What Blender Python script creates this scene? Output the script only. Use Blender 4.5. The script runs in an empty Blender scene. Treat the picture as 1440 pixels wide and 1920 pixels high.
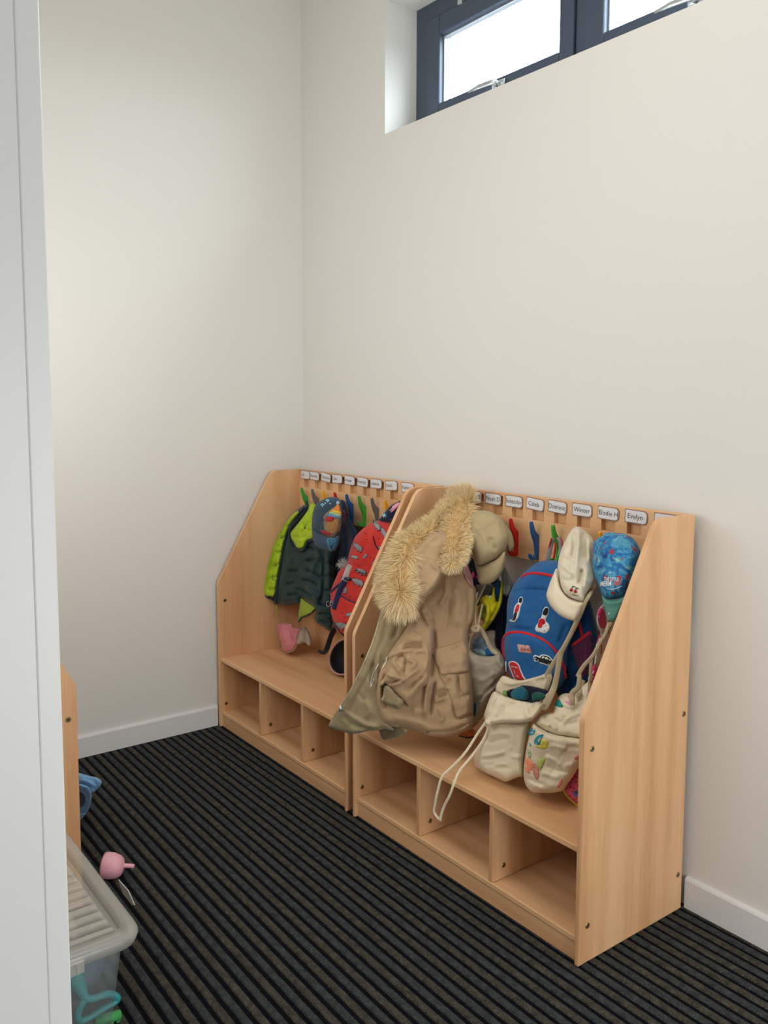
import bpy, bmesh, math, random
import numpy as np
from mathutils import Vector, Matrix, geometry
from mathutils import noise as mnoise

# ------------------------------------------------------------------ camera
CAM = np.array([3.6806, -2.2818, 1.5405]); YAW, PIT, ROL, FOC = .9409, -.0925, .001, 1608.492
PPX, PPY = -30.6, -52.15
fw = np.array([-math.sin(YAW)*math.cos(PIT), math.cos(YAW)*math.cos(PIT), math.sin(PIT)])
rt = np.array([math.cos(YAW), math.sin(YAW), 0.0]); up = np.cross(rt, fw)
rt, up = rt*math.cos(ROL)+up*math.sin(ROL), -rt*math.sin(ROL)+up*math.cos(ROL)
scene = bpy.context.scene
COL = scene.collection
cam = bpy.data.cameras.new('camera'); camo = bpy.data.objects.new('camera', cam); COL.objects.link(camo)
camo.matrix_world = Matrix(((rt[0], up[0], -fw[0], CAM[0]), (rt[1], up[1], -fw[1], CAM[1]), (rt[2], up[2], -fw[2], CAM[2]), (0, 0, 0, 1)))
cam.sensor_fit = 'VERTICAL'; cam.sensor_height = 36.0; cam.lens = FOC/1920*36
cam.shift_x = -PPX/1920; cam.shift_y = PPY/1920
cam.clip_start = .02
scene.camera = camo
RX, FY, CZ = 4.9, -2.0, 3.6        # right wall, door wall, ceiling
# ------------------------------------------------------------------ world, lights, exposure
SKY = 30.0
w = bpy.data.worlds.new('overcast_sky'); scene.world = w; w.use_nodes = True
nt = w.node_tree; bg = nt.nodes['Background']
# overcast sky, three times brighter at the zenith than at the horizon, dim ground below it
tc = nt.nodes.new('ShaderNodeTexCoord'); sp = nt.nodes.new('ShaderNodeSeparateXYZ'); nt.links.new(tc.outputs['Generated'], sp.inputs[0])
rp = nt.nodes.new('ShaderNodeMapRange'); rp.inputs[1].default_value = -.02; rp.inputs[2].default_value = .02; rp.inputs[3].default_value = .12; rp.inputs[4].default_value = 1.0
mz = nt.nodes.new('ShaderNodeMath'); mz.operation = 'MAXIMUM'; mz.inputs[1].default_value = 0
ma = nt.nodes.new('ShaderNodeMath'); ma.operation = 'MULTIPLY_ADD'; ma.inputs[1].default_value = SKY*2/3; ma.inputs[2].default_value = SKY/3
mm = nt.nodes.new('ShaderNodeMath'); mm.operation = 'MULTIPLY'
nt.links.new(sp.outputs[2], rp.inputs[0]); nt.links.new(sp.outputs[2], mz.inputs[0]); nt.links.new(mz.outputs[0], ma.inputs[0])
nt.links.new(ma.outputs[0], mm.inputs[0]); nt.links.new(rp.outputs[0], mm.inputs[1]); nt.links.new(mm.outputs[0], bg.inputs[1])
bg.inputs[0].default_value = (.80, .90, 1.0, 1)
scene.view_settings.view_transform = 'Standard'; scene.view_settings.look = 'None'
scene.view_settings.gamma = 1; scene.view_settings.use_curve_mapping = False
scene.view_settings.exposure = 0.0
def area(name, loc, target, sx, sy, power, col):
    l = bpy.data.lights.new(name, 'AREA'); l.shape = 'RECTANGLE'; l.size = sx; l.size_y = sy; l.energy = power; l.color = col
    o = bpy.data.objects.new(name, l); COL.objects.link(o); o.location = loc
    o.rotation_euler = (Vector(target)-Vector(loc)).to_track_quat('-Z', 'Y').to_euler(); return o
# daylight coming in through the glazed wall of the next room, behind the doorway
area('daylight_next_room', (3.3, -5.9, 1.15), (3.3, 0, .7), 2.6, 1.7, 28, (.93, .97, 1.0))
# ceiling panel of this room
area('ceiling_panel_light', (2.4, -1.15, 3.54), (2.4, -1.15, 0), .55, .55, 11, (1.0, .96, .9))
# added fill from the right-hand end wall, set in a made-up glazed door
area('added_fill_end_wall', (RX+.06, -1.05, .98), (0, -1.05, .98), 1.15, 1.6, 38, (.97, .985, 1.0))
# added fill on the door wall above the third rack, brightens the back wall
area('added_fill_door_wall', (1.25, FY+.03, 1.78), (1.25, 0, 1.78), 1.6, .8, 13.5, (1.0, .99, .97))
# portal that only guides sampling of the sky through the high window
pl = area('high_window_portal', (1.586, .30, 2.96), (1.586, -1, 2.96), 1.83, .54, 1, (1, 1, 1)); pl.data.cycles.is_portal = True

# ------------------------------------------------------------------ helpers
def lin(c):
    return tuple(((v/255)/12.92 if v/255 <= .04045 else ((v/255+.055)/1.055)**2.4) for v in c)
def ray(px, py):
    px = np.asarray(px, float); py = np.asarray(py, float)
    return fw + rt*((px-720-PPX)/FOC)[..., None] - up*((py-960-PPY)/FOC)[..., None]
def at(px, py, ax, val):
    """point where the sight line of a pixel meets the plane axis=val"""
    ax = 'xyz'.index(ax); d = ray(px, py); t = (val-CAM[ax])/d[ax]; return CAM+d*t
def tag(o, label=None, cat=None, group=None, kind=None):
    if label: o['label'] = label
    if cat: o['category'] = cat
    if group: o['group'] = group
    if kind: o['kind'] = kind
    return o
def empty(name, loc=(0, 0, 0)):
    o = bpy.data.objects.new(name, None); o.empty_display_size = .05; o.location = loc; COL.objects.link(o); return o
def link(name, me, mat, parent=None, smooth=False):
    o = bpy.data.objects.new(name, me); COL.objects.link(o)
    if mat is not None:
        for m in (mat if isinstance(mat, (list, tuple)) else [mat]): me.materials.append(m)
    if smooth:
        me.polygons.foreach_set('use_smooth', [True]*len(me.polygons))
    if parent is not None:
        o.parent = parent
        pl = parent.location.copy(); pp = parent.parent
        while pp is not None: pl = pl+pp.location; pp = pp.parent
        if pl.length > 0: o.data.transform(Matrix.Translation(-pl))
    return o
class MB:
    def __init__(s): s.bm = bmesh.new()
    def box(s, x0, x1, y0, y1, z0, z1, bev=0, seg=2):
        vs = [s.bm.verts.new(p) for p in ((x0,y0,z0),(x1,y0,z0),(x1,y1,z0),(x0,y1,z0),(x0,y0,z1),(x1,y0,z1),(x1,y1,z1),(x0,y1,z1))]
        fs = [s.bm.faces.new([vs[i] for i in f]) for f in ((3,2,1,0),(4,5,6,7),(0,1,5,4),(1,2,6,5),(2,3,7,6),(3,0,4,7))]
        if bev: bmesh.ops.bevel(s.bm, geom=list({e for f in fs for e in f.edges}), offset=bev, segments=seg, affect='EDGES', profile=.5)
        return s
    def prism(s, poly, axis, a, b, bev=0, seg=3):
        def P(q, t):
            return (t, q[0], q[1]) if axis == 'x' else ((q[0], t, q[1]) if axis == 'y' else (q[0], q[1], t))
        A = [s.bm.verts.new(P(q, a)) for q in poly]; B = [s.bm.verts.new(P(q, b)) for q in poly]
        fa = s.bm.faces.new(A); fb = s.bm.faces.new(B[::-1]); n = len(poly)
        for i in range(n): s.bm.faces.new([A[(i+1) % n], A[i], B[i], B[(i+1) % n]])
        if bev: bmesh.ops.bevel(s.bm, geom=list(set(fa.edges) | set(fb.edges)), offset=bev, segments=seg, affect='EDGES', profile=.5)
        return s
    def cyl(s, p, q, r0, r1=None, n=16):
        p = Vector(p); q = Vector(q); r1 = r0 if r1 is None else r1
        d = (q-p).normalized(); a = d.orthogonal().normalized(); b = d.cross(a)
        A = [s.bm.verts.new(p+(a*math.cos(t)+b*math.sin(t))*r0) for t in [2*math.pi*i/n for i in range(n)]]
        B = [s.bm.verts.new(q+(a*math.cos(t)+b*math.sin(t))*r1) for t in [2*math.pi*i/n for i in range(n)]]
        s.bm.faces.new(A[::-1]); s.bm.faces.new(B)
        for i in range(n): s.bm.faces.new([A[i], A[(i+1) % n], B[(i+1) % n], B[i]])
        return s
    def lathe(s, p, d, prof, n=32, cap=True):
        p = Vector(p); d = Vector(d).normalized(); a = d.orthogonal().normalized(); b = d.cross(a)
        rings = []
        for (h, r) in prof:
            rings.append([s.bm.verts.new(p+d*h+(a*math.cos(t)+b*math.sin(t))*r) for t in [2*math.pi*i/n for i in range(n)]])
        for A, B in zip(rings, rings[1:]):
            for i in range(n): s.bm.faces.new([A[i], A[(i+1) % n], B[(i+1) % n], B[i]])
        if cap: s.bm.faces.new(rings[0][::-1]); s.bm.faces.new(rings[-1])
        return s
    def tube(s, pts, w, t=None, normal=None, n=10):
        """sweep of an elliptic section: half width w (number or list) across, half thickness t along normal"""
        pts = [Vector(p) for p in pts]; N = len(pts)
        ws = [w]*N if not hasattr(w, '__len__') else list(w)
        ts = ws if t is None else ([t]*N if not hasattr(t, '__len__') else list(t))
        rings = []; prev = None
        for i, p in enumerate(pts):
            d = (pts[min(i+1, N-1)]-pts[max(i-1, 0)]).normalized()
            if normal is not None: nn = Vector(normal[i] if hasattr(normal[0], '__len__') else normal)
            else: nn = prev if prev is not None else d.orthogonal()
            nn = (nn-d*nn.dot(d)).normalized(); prev = nn; sd = d.cross(nn)
            rings.append([s.bm.verts.new(p+sd*math.cos(a)*ws[i]+nn*math.sin(a)*ts[i]) for a in [2*math.pi*k/n for k in range(n)]])
        for A, B in zip(rings, rings[1:]):
            for i in range(n): s.bm.faces.new([A[i], A[(i+1) % n], B[(i+1) % n], B[i]])
        s.bm.faces.new(rings[0][::-1]); s.bm.faces.new(rings[-1])
        return s
    def build(s, name, mat, parent=None, smooth=False):
        bmesh.ops.recalc_face_normals(s.bm, faces=s.bm.faces)
        me = bpy.data.meshes.new(name); s.bm.to_mesh(me); s.bm.free()
        return link(name, me, mat, parent, smooth)
def smooth_path(P, n=8, closed=False):
    """Catmull-Rom through points (any dimension)"""
    P = np.array(P, float); out = []
    N = len(P)
    for i in range(N if closed else N-1):
        p0 = P[(i-1) % N] if closed or i > 0 else 2*P[0]-P[1]
        p1 = P[i]; p2 = P[(i+1) % N]
        p3 = P[(i+2) % N] if closed or i+2 < N else 2*P[-1]-P[-2]
        for k in range(n):
            t = k/n
            out.append(.5*((2*p1)+(-p0+p2)*t+(2*p0-5*p1+4*p2-p3)*t*t+(-p0+3*p1-3*p2+p3)*t**3))
    if not closed: out.append(P[-1])
    return np.array(out)

# ------------------------------------------------------------------ materials
def mat(name, col, rough=.6, metal=0, spec=.5, var=None, vscale=20, bump=0, bscale=200, stretch=(1, 1, 1), sheen=0, coat=0, vdetail=3, bump2=0, b2scale=20):
    m = bpy.data.materials.new(name); m.use_nodes = True; nt = m.node_tree; p = nt.nodes['Principled BSDF']
    p.inputs['Base Color'].default_value = (*lin(col), 1); p.inputs['Roughness'].default_value = rough
    p.inputs['Metallic'].default_value = metal; p.inputs['Specular IOR Level'].default_value = spec
    if sheen: p.inputs['Sheen Weight'].default_value = sheen; p.inputs['Sheen Roughness'].default_value = .5
    if coat: p.inputs['Coat Weight'].default_value = coat
    tc = nt.nodes.new('ShaderNodeTexCoord'); mp = nt.nodes.new('ShaderNodeMapping'); mp.inputs['Scale'].default_value = stretch
    nt.links.new(tc.outputs['Object'], mp.inputs[0])
    if var:
        n = nt.nodes.new('ShaderNodeTexNoise'); n.inputs['Scale'].default_value = vscale; n.inputs['Detail'].default_value = vdetail
        nt.links.new(mp.outputs[0], n.inputs['Vector'])
        r = nt.nodes.new('ShaderNodeMapRange'); r.inputs[1].default_value = .32; r.inputs[2].default_value = .68
        nt.links.new(n.outputs[0], r.inputs[0])
        x = nt.nodes.new('ShaderNodeMix'); x.data_type = 'RGBA'
        x.inputs[6].default_value = (*lin(col), 1); x.inputs[7].default_value = (*lin(var), 1)
        nt.links.new(r.outputs[0], x.inputs[0]); nt.links.new(x.outputs[2], p.inputs['Base Color'])
    last = None
    for (b, sc) in ((bump, bscale), (bump2, b2scale)):
        if b:
            n = nt.nodes.new('ShaderNodeTexNoise'); n.inputs['Scale'].default_value = sc; n.inputs['Detail'].default_value = 3
            nt.links.new(mp.outputs[0], n.inputs['Vector'])
            bp = nt.nodes.new('ShaderNodeBump'); bp.inputs['Strength'].default_value = b; bp.inputs['Distance'].default_value = .002
            nt.links.new(n.outputs[0], bp.inputs['Height'])
            if last: nt.links.new(last.outputs[0], bp.inputs['Normal'])
            last = bp
    if last: nt.links.new(last.outputs[0], p.inputs['Normal'])
    return m
def wood_mat(name, axis):
    m = bpy.data.materials.new(name); m.use_nodes = True; nt = m.node_tree; p = nt.nodes['Principled BSDF']
    tc = nt.nodes.new('ShaderNodeTexCoord')
    def noise(sc, detail, rough=.5):
        mp = nt.nodes.new('ShaderNodeMapping'); mp.inputs['Scale'].default_value = sc
        nt.links.new(tc.outputs['Object'], mp.inputs[0])
        n = nt.nodes.new('ShaderNodeTexNoise'); n.inputs['Scale'].default_value = 1; n.inputs['Detail'].default_value = detail
        n.inputs['Roughness'].default_value = rough; nt.links.new(mp.outputs[0], n.inputs['Vector']); return n
    def sc(a, b):
        v = [b, b, b]; v['xyz'.index(axis)] = a; return v
    n1 = noise(sc(.6, 14), 1); n2 = noise(sc(4, 260), 4, .65); n3 = noise(sc(9, 60), 2)
    mx = nt.nodes.new('ShaderNodeMath'); mx.operation = 'MULTIPLY_ADD'; mx.inputs[1].default_value = .75
    nt.links.new(n1.outputs[0], mx.inputs[0])
    m2 = nt.nodes.new('ShaderNodeMath'); m2.operation = 'MULTIPLY'; m2.inputs[1].default_value = .22; nt.links.new(n2.outputs[0], m2.inputs[0])
    nt.links.new(m2.outputs[0], mx.inputs[2])
    m3 = nt.nodes.new('ShaderNodeMath'); m3.operation = 'MULTIPLY_ADD'; m3.inputs[1].default_value = .14; nt.links.new(n3.outputs[0], m3.inputs[0]); nt.links.new(mx.outputs[0], m3.inputs[2])
    r = nt.nodes.new('ShaderNodeValToRGB'); e = r.color_ramp.elements
    e[0].position = .38; e[0].color = (*lin((208, 156, 110)), 1); e[1].position = .72; e[1].color = (*lin((235, 191, 146)), 1)
    k = e.new(.54); k.color = (*lin((224, 176, 129)), 1)
    nt.links.new(m3.outputs[0], r.inputs[0]); nt.links.new(r.outputs[0], p.inputs['Base Color'])
    p.inputs['Roughness'].default_value = .42; p.inputs['Specular IOR Level'].default_value = .4
    b = nt.nodes.new('ShaderNodeBump'); b.inputs['Strength'].default_value = .05; b.inputs['Distance'].default_value = .001
    nt.links.new(n2.outputs[0], b.inputs['Height']); nt.links.new(b.outputs[0], p.inputs['Normal'])
    return m
WOODZ = wood_mat('beech_laminate_upright', 'z'); WOODX = wood_mat('beech_laminate_lengthwise', 'x')
EDGE = mat('beech_edge_band', (222, 174, 122), .45, var=(212, 160, 108), vscale=6)
WALL = mat('wall_emulsion', (226, 224, 218), .85, spec=.25, bump=.06, bscale=260)
CEIL = mat('ceiling_emulsion', (235, 233, 226), .9, spec=.2)
GLOSSWHITE = mat('white_gloss_paint', (226, 227, 226), .38, bump=.05, bscale=90, stretch=(1, 1, .15))
FRAME = mat('anthracite_window_frame', (66, 78, 94), .45, bump=.03, bscale=400)
FRAMEDK = mat('window_gasket', (28, 32, 44), .6)
SILVER = mat('brushed_silver', (205, 208, 212), .3, metal=.85)
BRASS = mat('antique_brass', (150, 132, 92), .35, metal=.9)
STEELDK = mat('dark_screw_recess', (40, 38, 34), .5, metal=.5)

# ------------------------------------------------------------------ setting
OX0, OX1, OZ0, OZ1 = .672, 2.50, 2.688, 3.232   # window opening
WT = .30
def struct(name, mb, m, parent=None, smooth=False):
    o = mb.build(name, m, parent, smooth)
    if parent is None: o['kind'] = 'structure'
    return o
b = MB(); b.box(-.2, RX+.2, 0, WT, 0, OZ0); b.box(-.2, OX0, 0, WT, OZ0, OZ1); b.box(OX1, RX+.2, 0, WT, OZ0, OZ1); b.box(-.2, RX+.2, 0, WT, OZ1, CZ)
struct('wall_back', b, WALL)
struct('wall_left', MB().box(-.2, 0, -2.12, 0, 0, CZ), WALL)
b = MB(); b.box(RX, RX+.2, -6.2, -1.65, 0, CZ); b.box(RX, RX+.2, -.45, 0, 0, CZ); b.box(RX, RX+.2, -1.65, -.45, 2.25, CZ)
struct('wall_right', b, WALL)
b = MB(); b.box(RX+.08, RX+.14, -1.65, -1.58, 0, 2.25, .003); b.box(RX+.08, RX+.14, -.52, -.45, 0, 2.25, .003); b.box(RX+.0805, RX+.14, -1.581, -.519, 2.18, 2.25, .003); b.box(RX+.0805, RX+.14, -1.581, -.519, 0, .2, .003)
struct('added_end_frame', b, None)  # made-up frame round the added end-wall light
struct('added_end_pane', MB().box(RX+.10, RX+.115, -1.60, -.50, .18, 2.2), CEIL)  # made-up blank pane behind the added end-wall light
DX0, DX1, DZ = 2.62, 4.10, 2.12
b = MB(); b.box(-.2, DX0, -2.12, FY, 0, CZ); b.box(DX1, RX, -2.12, FY, 0, CZ); b.box(DX0, DX1, -2.12, FY, DZ, CZ)
struct('wall_front', b, WALL)
struct('ceiling', MB().box(-.2, RX+.2, -6.2, WT, CZ, CZ+.15), CEIL)
# next room, behind the camera
b = MB(); b.box(.9, 1.1, -6.2, -2.12, 0, CZ); b.box(1.1, 1.9, -6.2, -6.0, 0, CZ); b.box(4.7, RX, -6.2, -6.0, 0, CZ); b.box(1.9, 4.7, -6.2, -6.0, 2.7, CZ)
struct('wall_next_room', b, WALL)
struct('window_3', MB().box(1.9, 4.7, -6.12, -6.10, 0, 2.7), CEIL)

bpy.data.objects['added_end_frame'].data.materials.append(FRAME)
b = MB(); b.box(.40, .45, FY, FY+.02, 1.33, 2.23, .003); b.box(2.05, 2.10, FY, FY+.02, 1.33, 2.23, .003); b.box(.45, 2.05, FY, FY+.02, 1.33, 1.38, .003); b.box(.45, 2.05, FY, FY+.02, 2.18, 2.23, .003); b.box(.45, 2.05, FY, FY+.008, 1.38, 2.18)
struct('added_door_wall_frame', b, CEIL)  # invented frame and pane to carry the added door-wall fill
# door lining: jamb, narrow stop and architrave on the room side
d = empty('door_1'); tag(d, kind='structure')
MB().box(DX0, 2.655, -2.16, -1.990, 0, DZ+.04, .002).build('jamb', GLOSSWHITE, d)
MB().box(2.650, 2.6565, -2.0165, -1.9885, 0, DZ, .0025, 3).build('lining_edge', GLOSSWHITE, d)
MB().box(DX1-.035, DX1, -2.16, -1.99, 0, DZ+.04, .002).build('jamb', GLOSSWHITE, d)
MB().box(DX0, DX1, -2.16, -1.99, DZ, DZ+.035, .002).build('head', GLOSSWHITE, d)
MB().box(DX0-.06, DX0+.012, -1.999, -1.984, 0, DZ+.07, .004).build('architrave', GLOSSWHITE, d)

# skirting
SK = [(0, 0), (.015, 0), (.015, .088), (.012, .094), (.006, .0965), (0, .0975)]
def skirt(name, p, q, nrm):
    b = MB(); A = []; B = []
    for (u, z) in SK:
        A.append(b.bm.verts.new((p[0]+nrm[0]*u, p[1]+nrm[1]*u, z))); B.append(b.bm.verts.new((q[0]+nrm[0]*u, q[1]+nrm[1]*u, z)))
    n = len(SK)
    for i in range(n): b.bm.faces.new([A[i], A[(i+1) % n], B[(i+1) % n], B[i]])
    b.bm.faces.new(A); b.bm.faces.new(B[::-1]); struct(name, b, GLOSSWHITE)
skirt('baseboard_back', (2.226, 0), (RX, 0), (0, -1)); skirt('baseboard_left', (0, -1.99), (0, -.501), (1, 0))
skirt('baseboard_right', (RX, -1.99), (RX, -.016), (-1, 0)); skirt('baseboard_front', (DX0-.062, FY), (.015, FY), (0, 1))

# ribbed carpet: every rib is relief in one floor mesh, alternating taupe and blue-grey pile
def carpet_mat(name, c1, c2, c3):
    m = bpy.data.materials.new(name); m.use_nodes = True; nt = m.node_tree; p = nt.nodes['Principled BSDF']; p.inputs['Roughness'].default_value = .95; p.inputs['Specular IOR Level'].default_value = .1
    tc = nt.nodes.new('ShaderNodeTexCoord')
    n = nt.nodes.new('ShaderNodeTexNoise'); n.inputs['Scale'].default_value = 330; n.inputs['Detail'].default_value = 3; n.inputs['Roughness'].default_value = .7
    n2 = nt.nodes.new('ShaderNodeTexNoise'); n2.inputs['Scale'].default_value = 45; n2.inputs['Detail'].default_value = 2
    nt.links.new(tc.outputs['Object'], n.inputs[0]); nt.links.new(tc.outputs['Object'], n2.inputs[0])
    r = nt.nodes.new('ShaderNodeValToRGB'); e = r.color_ramp.elements; e[0].position = .34; e[0].color = (*lin(c1), 1); e[1].position = .68; e[1].color = (*lin(c3), 1)
    k = e.new(.5); k.color = (*lin(c2), 1)
    mm = nt.nodes.new('ShaderNodeMath'); mm.operation = 'MULTIPLY_ADD'; mm.inputs[1].default_value = .35; mm.inputs[2].default_value = -.175
    nt.links.new(n2.outputs[0], mm.inputs[0]); ad = nt.nodes.new('ShaderNodeMath'); nt.links.new(n.outputs[0], ad.inputs[0]); nt.links.new(mm.outputs[0], ad.inputs[1])
    nt.links.new(ad.outputs[0], r.inputs[0]); nt.links.new(r.outputs[0], p.inputs['Base Color'])
    b = nt.nodes.new('ShaderNodeBump'); b.inputs['Strength'].default_value = .9; b.inputs['Distance'].default_value = .003
    nt.links.new(n.outputs[0], b.inputs['Height']); nt.links.new(b.outputs[0], p.inputs['Normal']); return m
CA = carpet_mat('carpet_rib_taupe', (42, 41, 37), (68, 66, 59), (104, 100, 90)); CB = carpet_mat('carpet_rib_bluegrey', (36, 40, 41), (59, 64, 64), (86, 92, 90))
CG = carpet_mat('carpet_groove_navy', (6, 7, 14), (11, 12, 22), (22, 24, 34))
b = MB(); prof = []; P0 = -.6367; PT = .0359
x0, x1 = -.02, RX; NX = 40
ylo, yhi = -6.1, .02
k0 = int(math.floor((P0-yhi)/PT))-1; k1 = int(math.ceil((P0-ylo)/PT))+1
rows = []; mi = []
for k in range(k0, k1):
    yc = P0-PT*k           # centre of a groove; rib follows on the -y side
    g = .0064; z = .0045
    for (dy, zz) in ((g, -z), (-g, -z), (-g-.0022, -.0012), (-g-.0050, -.0002), (-(PT/2), 0), (-(PT-g)+.0050, -.0002), (-(PT-g)+.0022, -.0012)):
        if dy == g: continue
        rows.append((yc+dy, zz))
    mi += [1 if k % 2 else 0]*5+[2]
    rows_last = (yc-(PT-g), -z); rows.append(rows_last)
    mi[-1:] = [1 if k % 2 else 0, 2]
rnd = random.Random(4)
vs = [[b.bm.verts.new((x0+(x1-x0)*i/NX, y, z)) for i in range(NX+1)] for (y, z) in rows]
for j in range(len(rows)-1):
    y_, z_ = rows[j]; y2, z2 = rows[j+1]
    kk = j//7; loc = j % 7
    idx = 2 if loc == 6 else (1 if (kk % 2) else 0)
    for i in range(NX):
        f = b.bm.faces.new([vs[j][i], vs[j][i+1], vs[j+1][i+1], vs[j+1][i]]); f.material_index = idx
fl = b.build('floor', [CA, CB, CG]); fl['kind'] = 'structure'

# high window
wn = empty('window_1'); tag(wn, kind='structure')
WY = .17
def ring(x0, x1, z0, z1, wl, wr, wb, wtp, ya, yb, name, m, bev=.003, par=wn):
    b = MB(); b.box(x0, x0+wl, ya, yb, z0, z1, bev); b.box(x1-wr, x1, ya, yb, z0, z1, bev)
    b.box(x0+wl-.001, x1-wr+.001, ya+.0004, yb, z0, z0+wb, bev); b.box(x0+wl-.001, x1-wr+.001, ya+.0004, yb, z1-wtp, z1, bev)
    return b.build(name, m, par)
ring(OX0, OX1, OZ0, OZ1, .078, .078, .052, .07, WY, WY+.07, 'outer_frame', FRAME)
MB().box(1.560, 1.606, WY, WY+.07, OZ0+.05, OZ1-.07, .003).build('mullion', FRAME, wn)
def glass_mat():
    m = bpy.data.materials.new('window_glass'); m.use_nodes = True; nt = m.node_tree; nt.nodes.clear()
    o = nt.nodes.new('ShaderNodeOutputMaterial'); t = nt.nodes.new('ShaderNodeBsdfTransparent'); g = nt.nodes.new('ShaderNodeBsdfGlossy'); g.inputs['Roughness'].default_value = .02
    t.inputs[0].default_value = (.93, .96, .96, 1); mx = nt.nodes.new('ShaderNodeMixShader'); mx.inputs[0].default_value = .05
    nt.links.new(t.outputs[0], mx.inputs[1]); nt.links.new(g.outputs[0], mx.inputs[2]); nt.links.new(mx.outputs[0], o.inputs[0]); return m
GLASS = glass_mat()
for (sx0, sx1) in ((OX0+.082, 1.558), (1.608, OX1-.082)):
    s = ring(sx0, sx1, OZ0+.056, OZ1-.074, .082, .066, .058, .078, WY-.012, WY+.055, 'sash', FRAME, .006)
    ring(sx0+.075, sx1-.060, OZ0+.108, OZ1-.146, .014, .014, .014, .014, WY+.012, WY+.04, 'glazing_bead', SILVER, .002, s)
    ring(sx0-.003, sx1+.003, OZ0+.053, OZ1-.071, .004, .004, .004, .004, WY-.004, WY+.05, 'gasket', FRAMEDK, 0, s)
    MB().box(sx0+.078, sx1-.062, WY+.028, WY+.034, OZ0+.11, OZ1-.15).build('pane', GLASS, s)
    xm = (sx0+sx1)/2
    b = MB(); zz = OZ0+.085; yy = WY-.012
    b.box(xm+.005, xm+.075, yy-.010, yy, zz-.013, zz+.013, .004); b.cyl((xm+.04, yy-.008, zz), (xm+.04, yy-.034, zz), .011)
    b.tube([(xm+.055, yy-.034, zz), (xm+.02, yy-.040, zz+.002), (xm-.03, yy-.046, zz+.001), (xm-.085, yy-.044, zz-.002)], [.010, .011, .010, .006], .006, (0, -1, 0))
    b.build('window_handle', SILVER, s, True)
b = MB(); b.box(.98, 1.36, WY-.018, WY, OZ1-.058, OZ1-.030, .004); b.build('trickle_vent', FRAME, wn)
b = MB(); b.box(.96, .985, WY-.024, WY-.004, OZ1-.085, OZ1-.066, .003); b.build('hinge_stay', SILVER, wn)

# ceiling panel (out of frame, it gives part of the light)
t = empty('ceiling_light', (2.4, -1.15, CZ)); tag(t, 'square flat LED panel on the ceiling above the room', 'ceiling light')
EM = bpy.data.materials.new('led_diffuser'); EM.use_nodes = True; EM.node_tree.nodes['Principled BSDF'].inputs['Emission Color'].default_value = (1, .95, .88, 1); EM.node_tree.nodes['Principled BSDF'].inputs['Emission Strength'].default_value = 3
MB().box(2.09, 2.71, -1.46, -.84, CZ-.04, CZ-.001, .004).build('frame', GLOSSWHITE, t)
MB().box(2.11, 2.69, -1.44, -.86, CZ-.044, CZ-.039).build('diffuser', EM, t)

# ------------------------------------------------------------------ cloakroom units
D_, H_, HB, ZB = .474, 1.22, .700, .335
YB = -.026; YF = YB-D_
def panel_poly(yb, yf, sgn=1):
    # (y,z) outline of the side panel with the rounded sloping front
    def rc(a, c, b2, r, n=6):
        a, c, b2 = map(np.array, (a, c, b2)); u = (a-c)/np.linalg.norm(a-c); v = (b2-c)/np.linalg.norm(b2-c)
        ang = math.acos(np.dot(u, v)); t = r/math.tan(ang/2); p0 = c+u*t; p1 = c+v*t
        return [tuple((1-s)**2*p0+2*s*(1-s)*c+s*s*p1) for s in np.linspace(0, 1, n)]
    s = -1 if yf < yb else 1; d = abs(yf-yb)
    b0 = (yb, 0); f0 = (yf, 0); f1 = (yf, HB); f2 = (yb+s*.178, H_); b1 = (yb, H_)
    return [b0, f0]+rc(f0, f1, f2, .05)+rc(f1, f2, b1, .045)+[b1]
HOOKC = {'green': (58, 170, 60), 'grey': (104, 108, 112), 'yellow': (243, 178, 20), 'red': (204, 24, 36), 'blue': (18, 88, 158)}
HOOKM = {k: mat('hook_plastic_'+k, v, .28, spec=.55) for k, v in HOOKC.items()}
ho = [(31, 0), (28, -18), (21, -32), (11, -41), (0, -46), (0, -134), (18, -135), (30, -134), (38, -129), (44, -121), (46, -112), (43, -108), (38, -110), (34, -118), (27, -123), (18, -123), (12, -116), (11, -104), (13, -88), (19, -72), (28, -54), (36, -34), (41, -16), (42, 0), (39, 3), (33, 3)]
def hook_mesh():
    b = MB(); b.prism([(-p/1000, q/1000) for p, q in ho], 'x', -.005, .005, .0022, 2)
    bmesh.ops.recalc_face_normals(b.bm, faces=b.bm.faces); me = bpy.data.meshes.new('hook'); b.bm.to_mesh(me); b.bm.free(); return me
HOOKME = {}
for k in HOOKC:
    HOOKME[k] = hook_mesh(); HOOKME[k].materials.append(HOOKM[k])
def screw_mesh():
    b = MB(); b.lathe((0, 0, 0), (1, 0, 0), [(0, .0085), (.0012, .0085), (.0022, .0070), (.0022, .0036), (.0008, .0030), (.0008, .0002)], 14)
    for f in b.bm.faces:
        if f.calc_center_median().length < .0035 and f.calc_center_median().x < .0016 and f.calc_center_median().x > .0002: f.material_index = 1
    bmesh.ops.recalc_face_normals(b.bm, faces=b.bm.faces); me = bpy.data.meshes.new('screw'); b.bm.to_mesh(me); b.bm.free(); me.materials.append(BRASS); me.materials.append(STEELDK); return me
SCREW = screw_mesh()
def put(name, me, parent, loc, rotz=0, label=None):
    o = bpy.data.objects.new(name, me); COL.objects.link(o); o.parent = parent; o.rotation_euler = (0, 0, rotz)
    pl = Vector((0, 0, 0)); q = parent
    while q is not None: pl += q.location; q = q.parent
    o.location = Vector(loc)-pl
    if label: o['label'] = label
    return o
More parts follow.
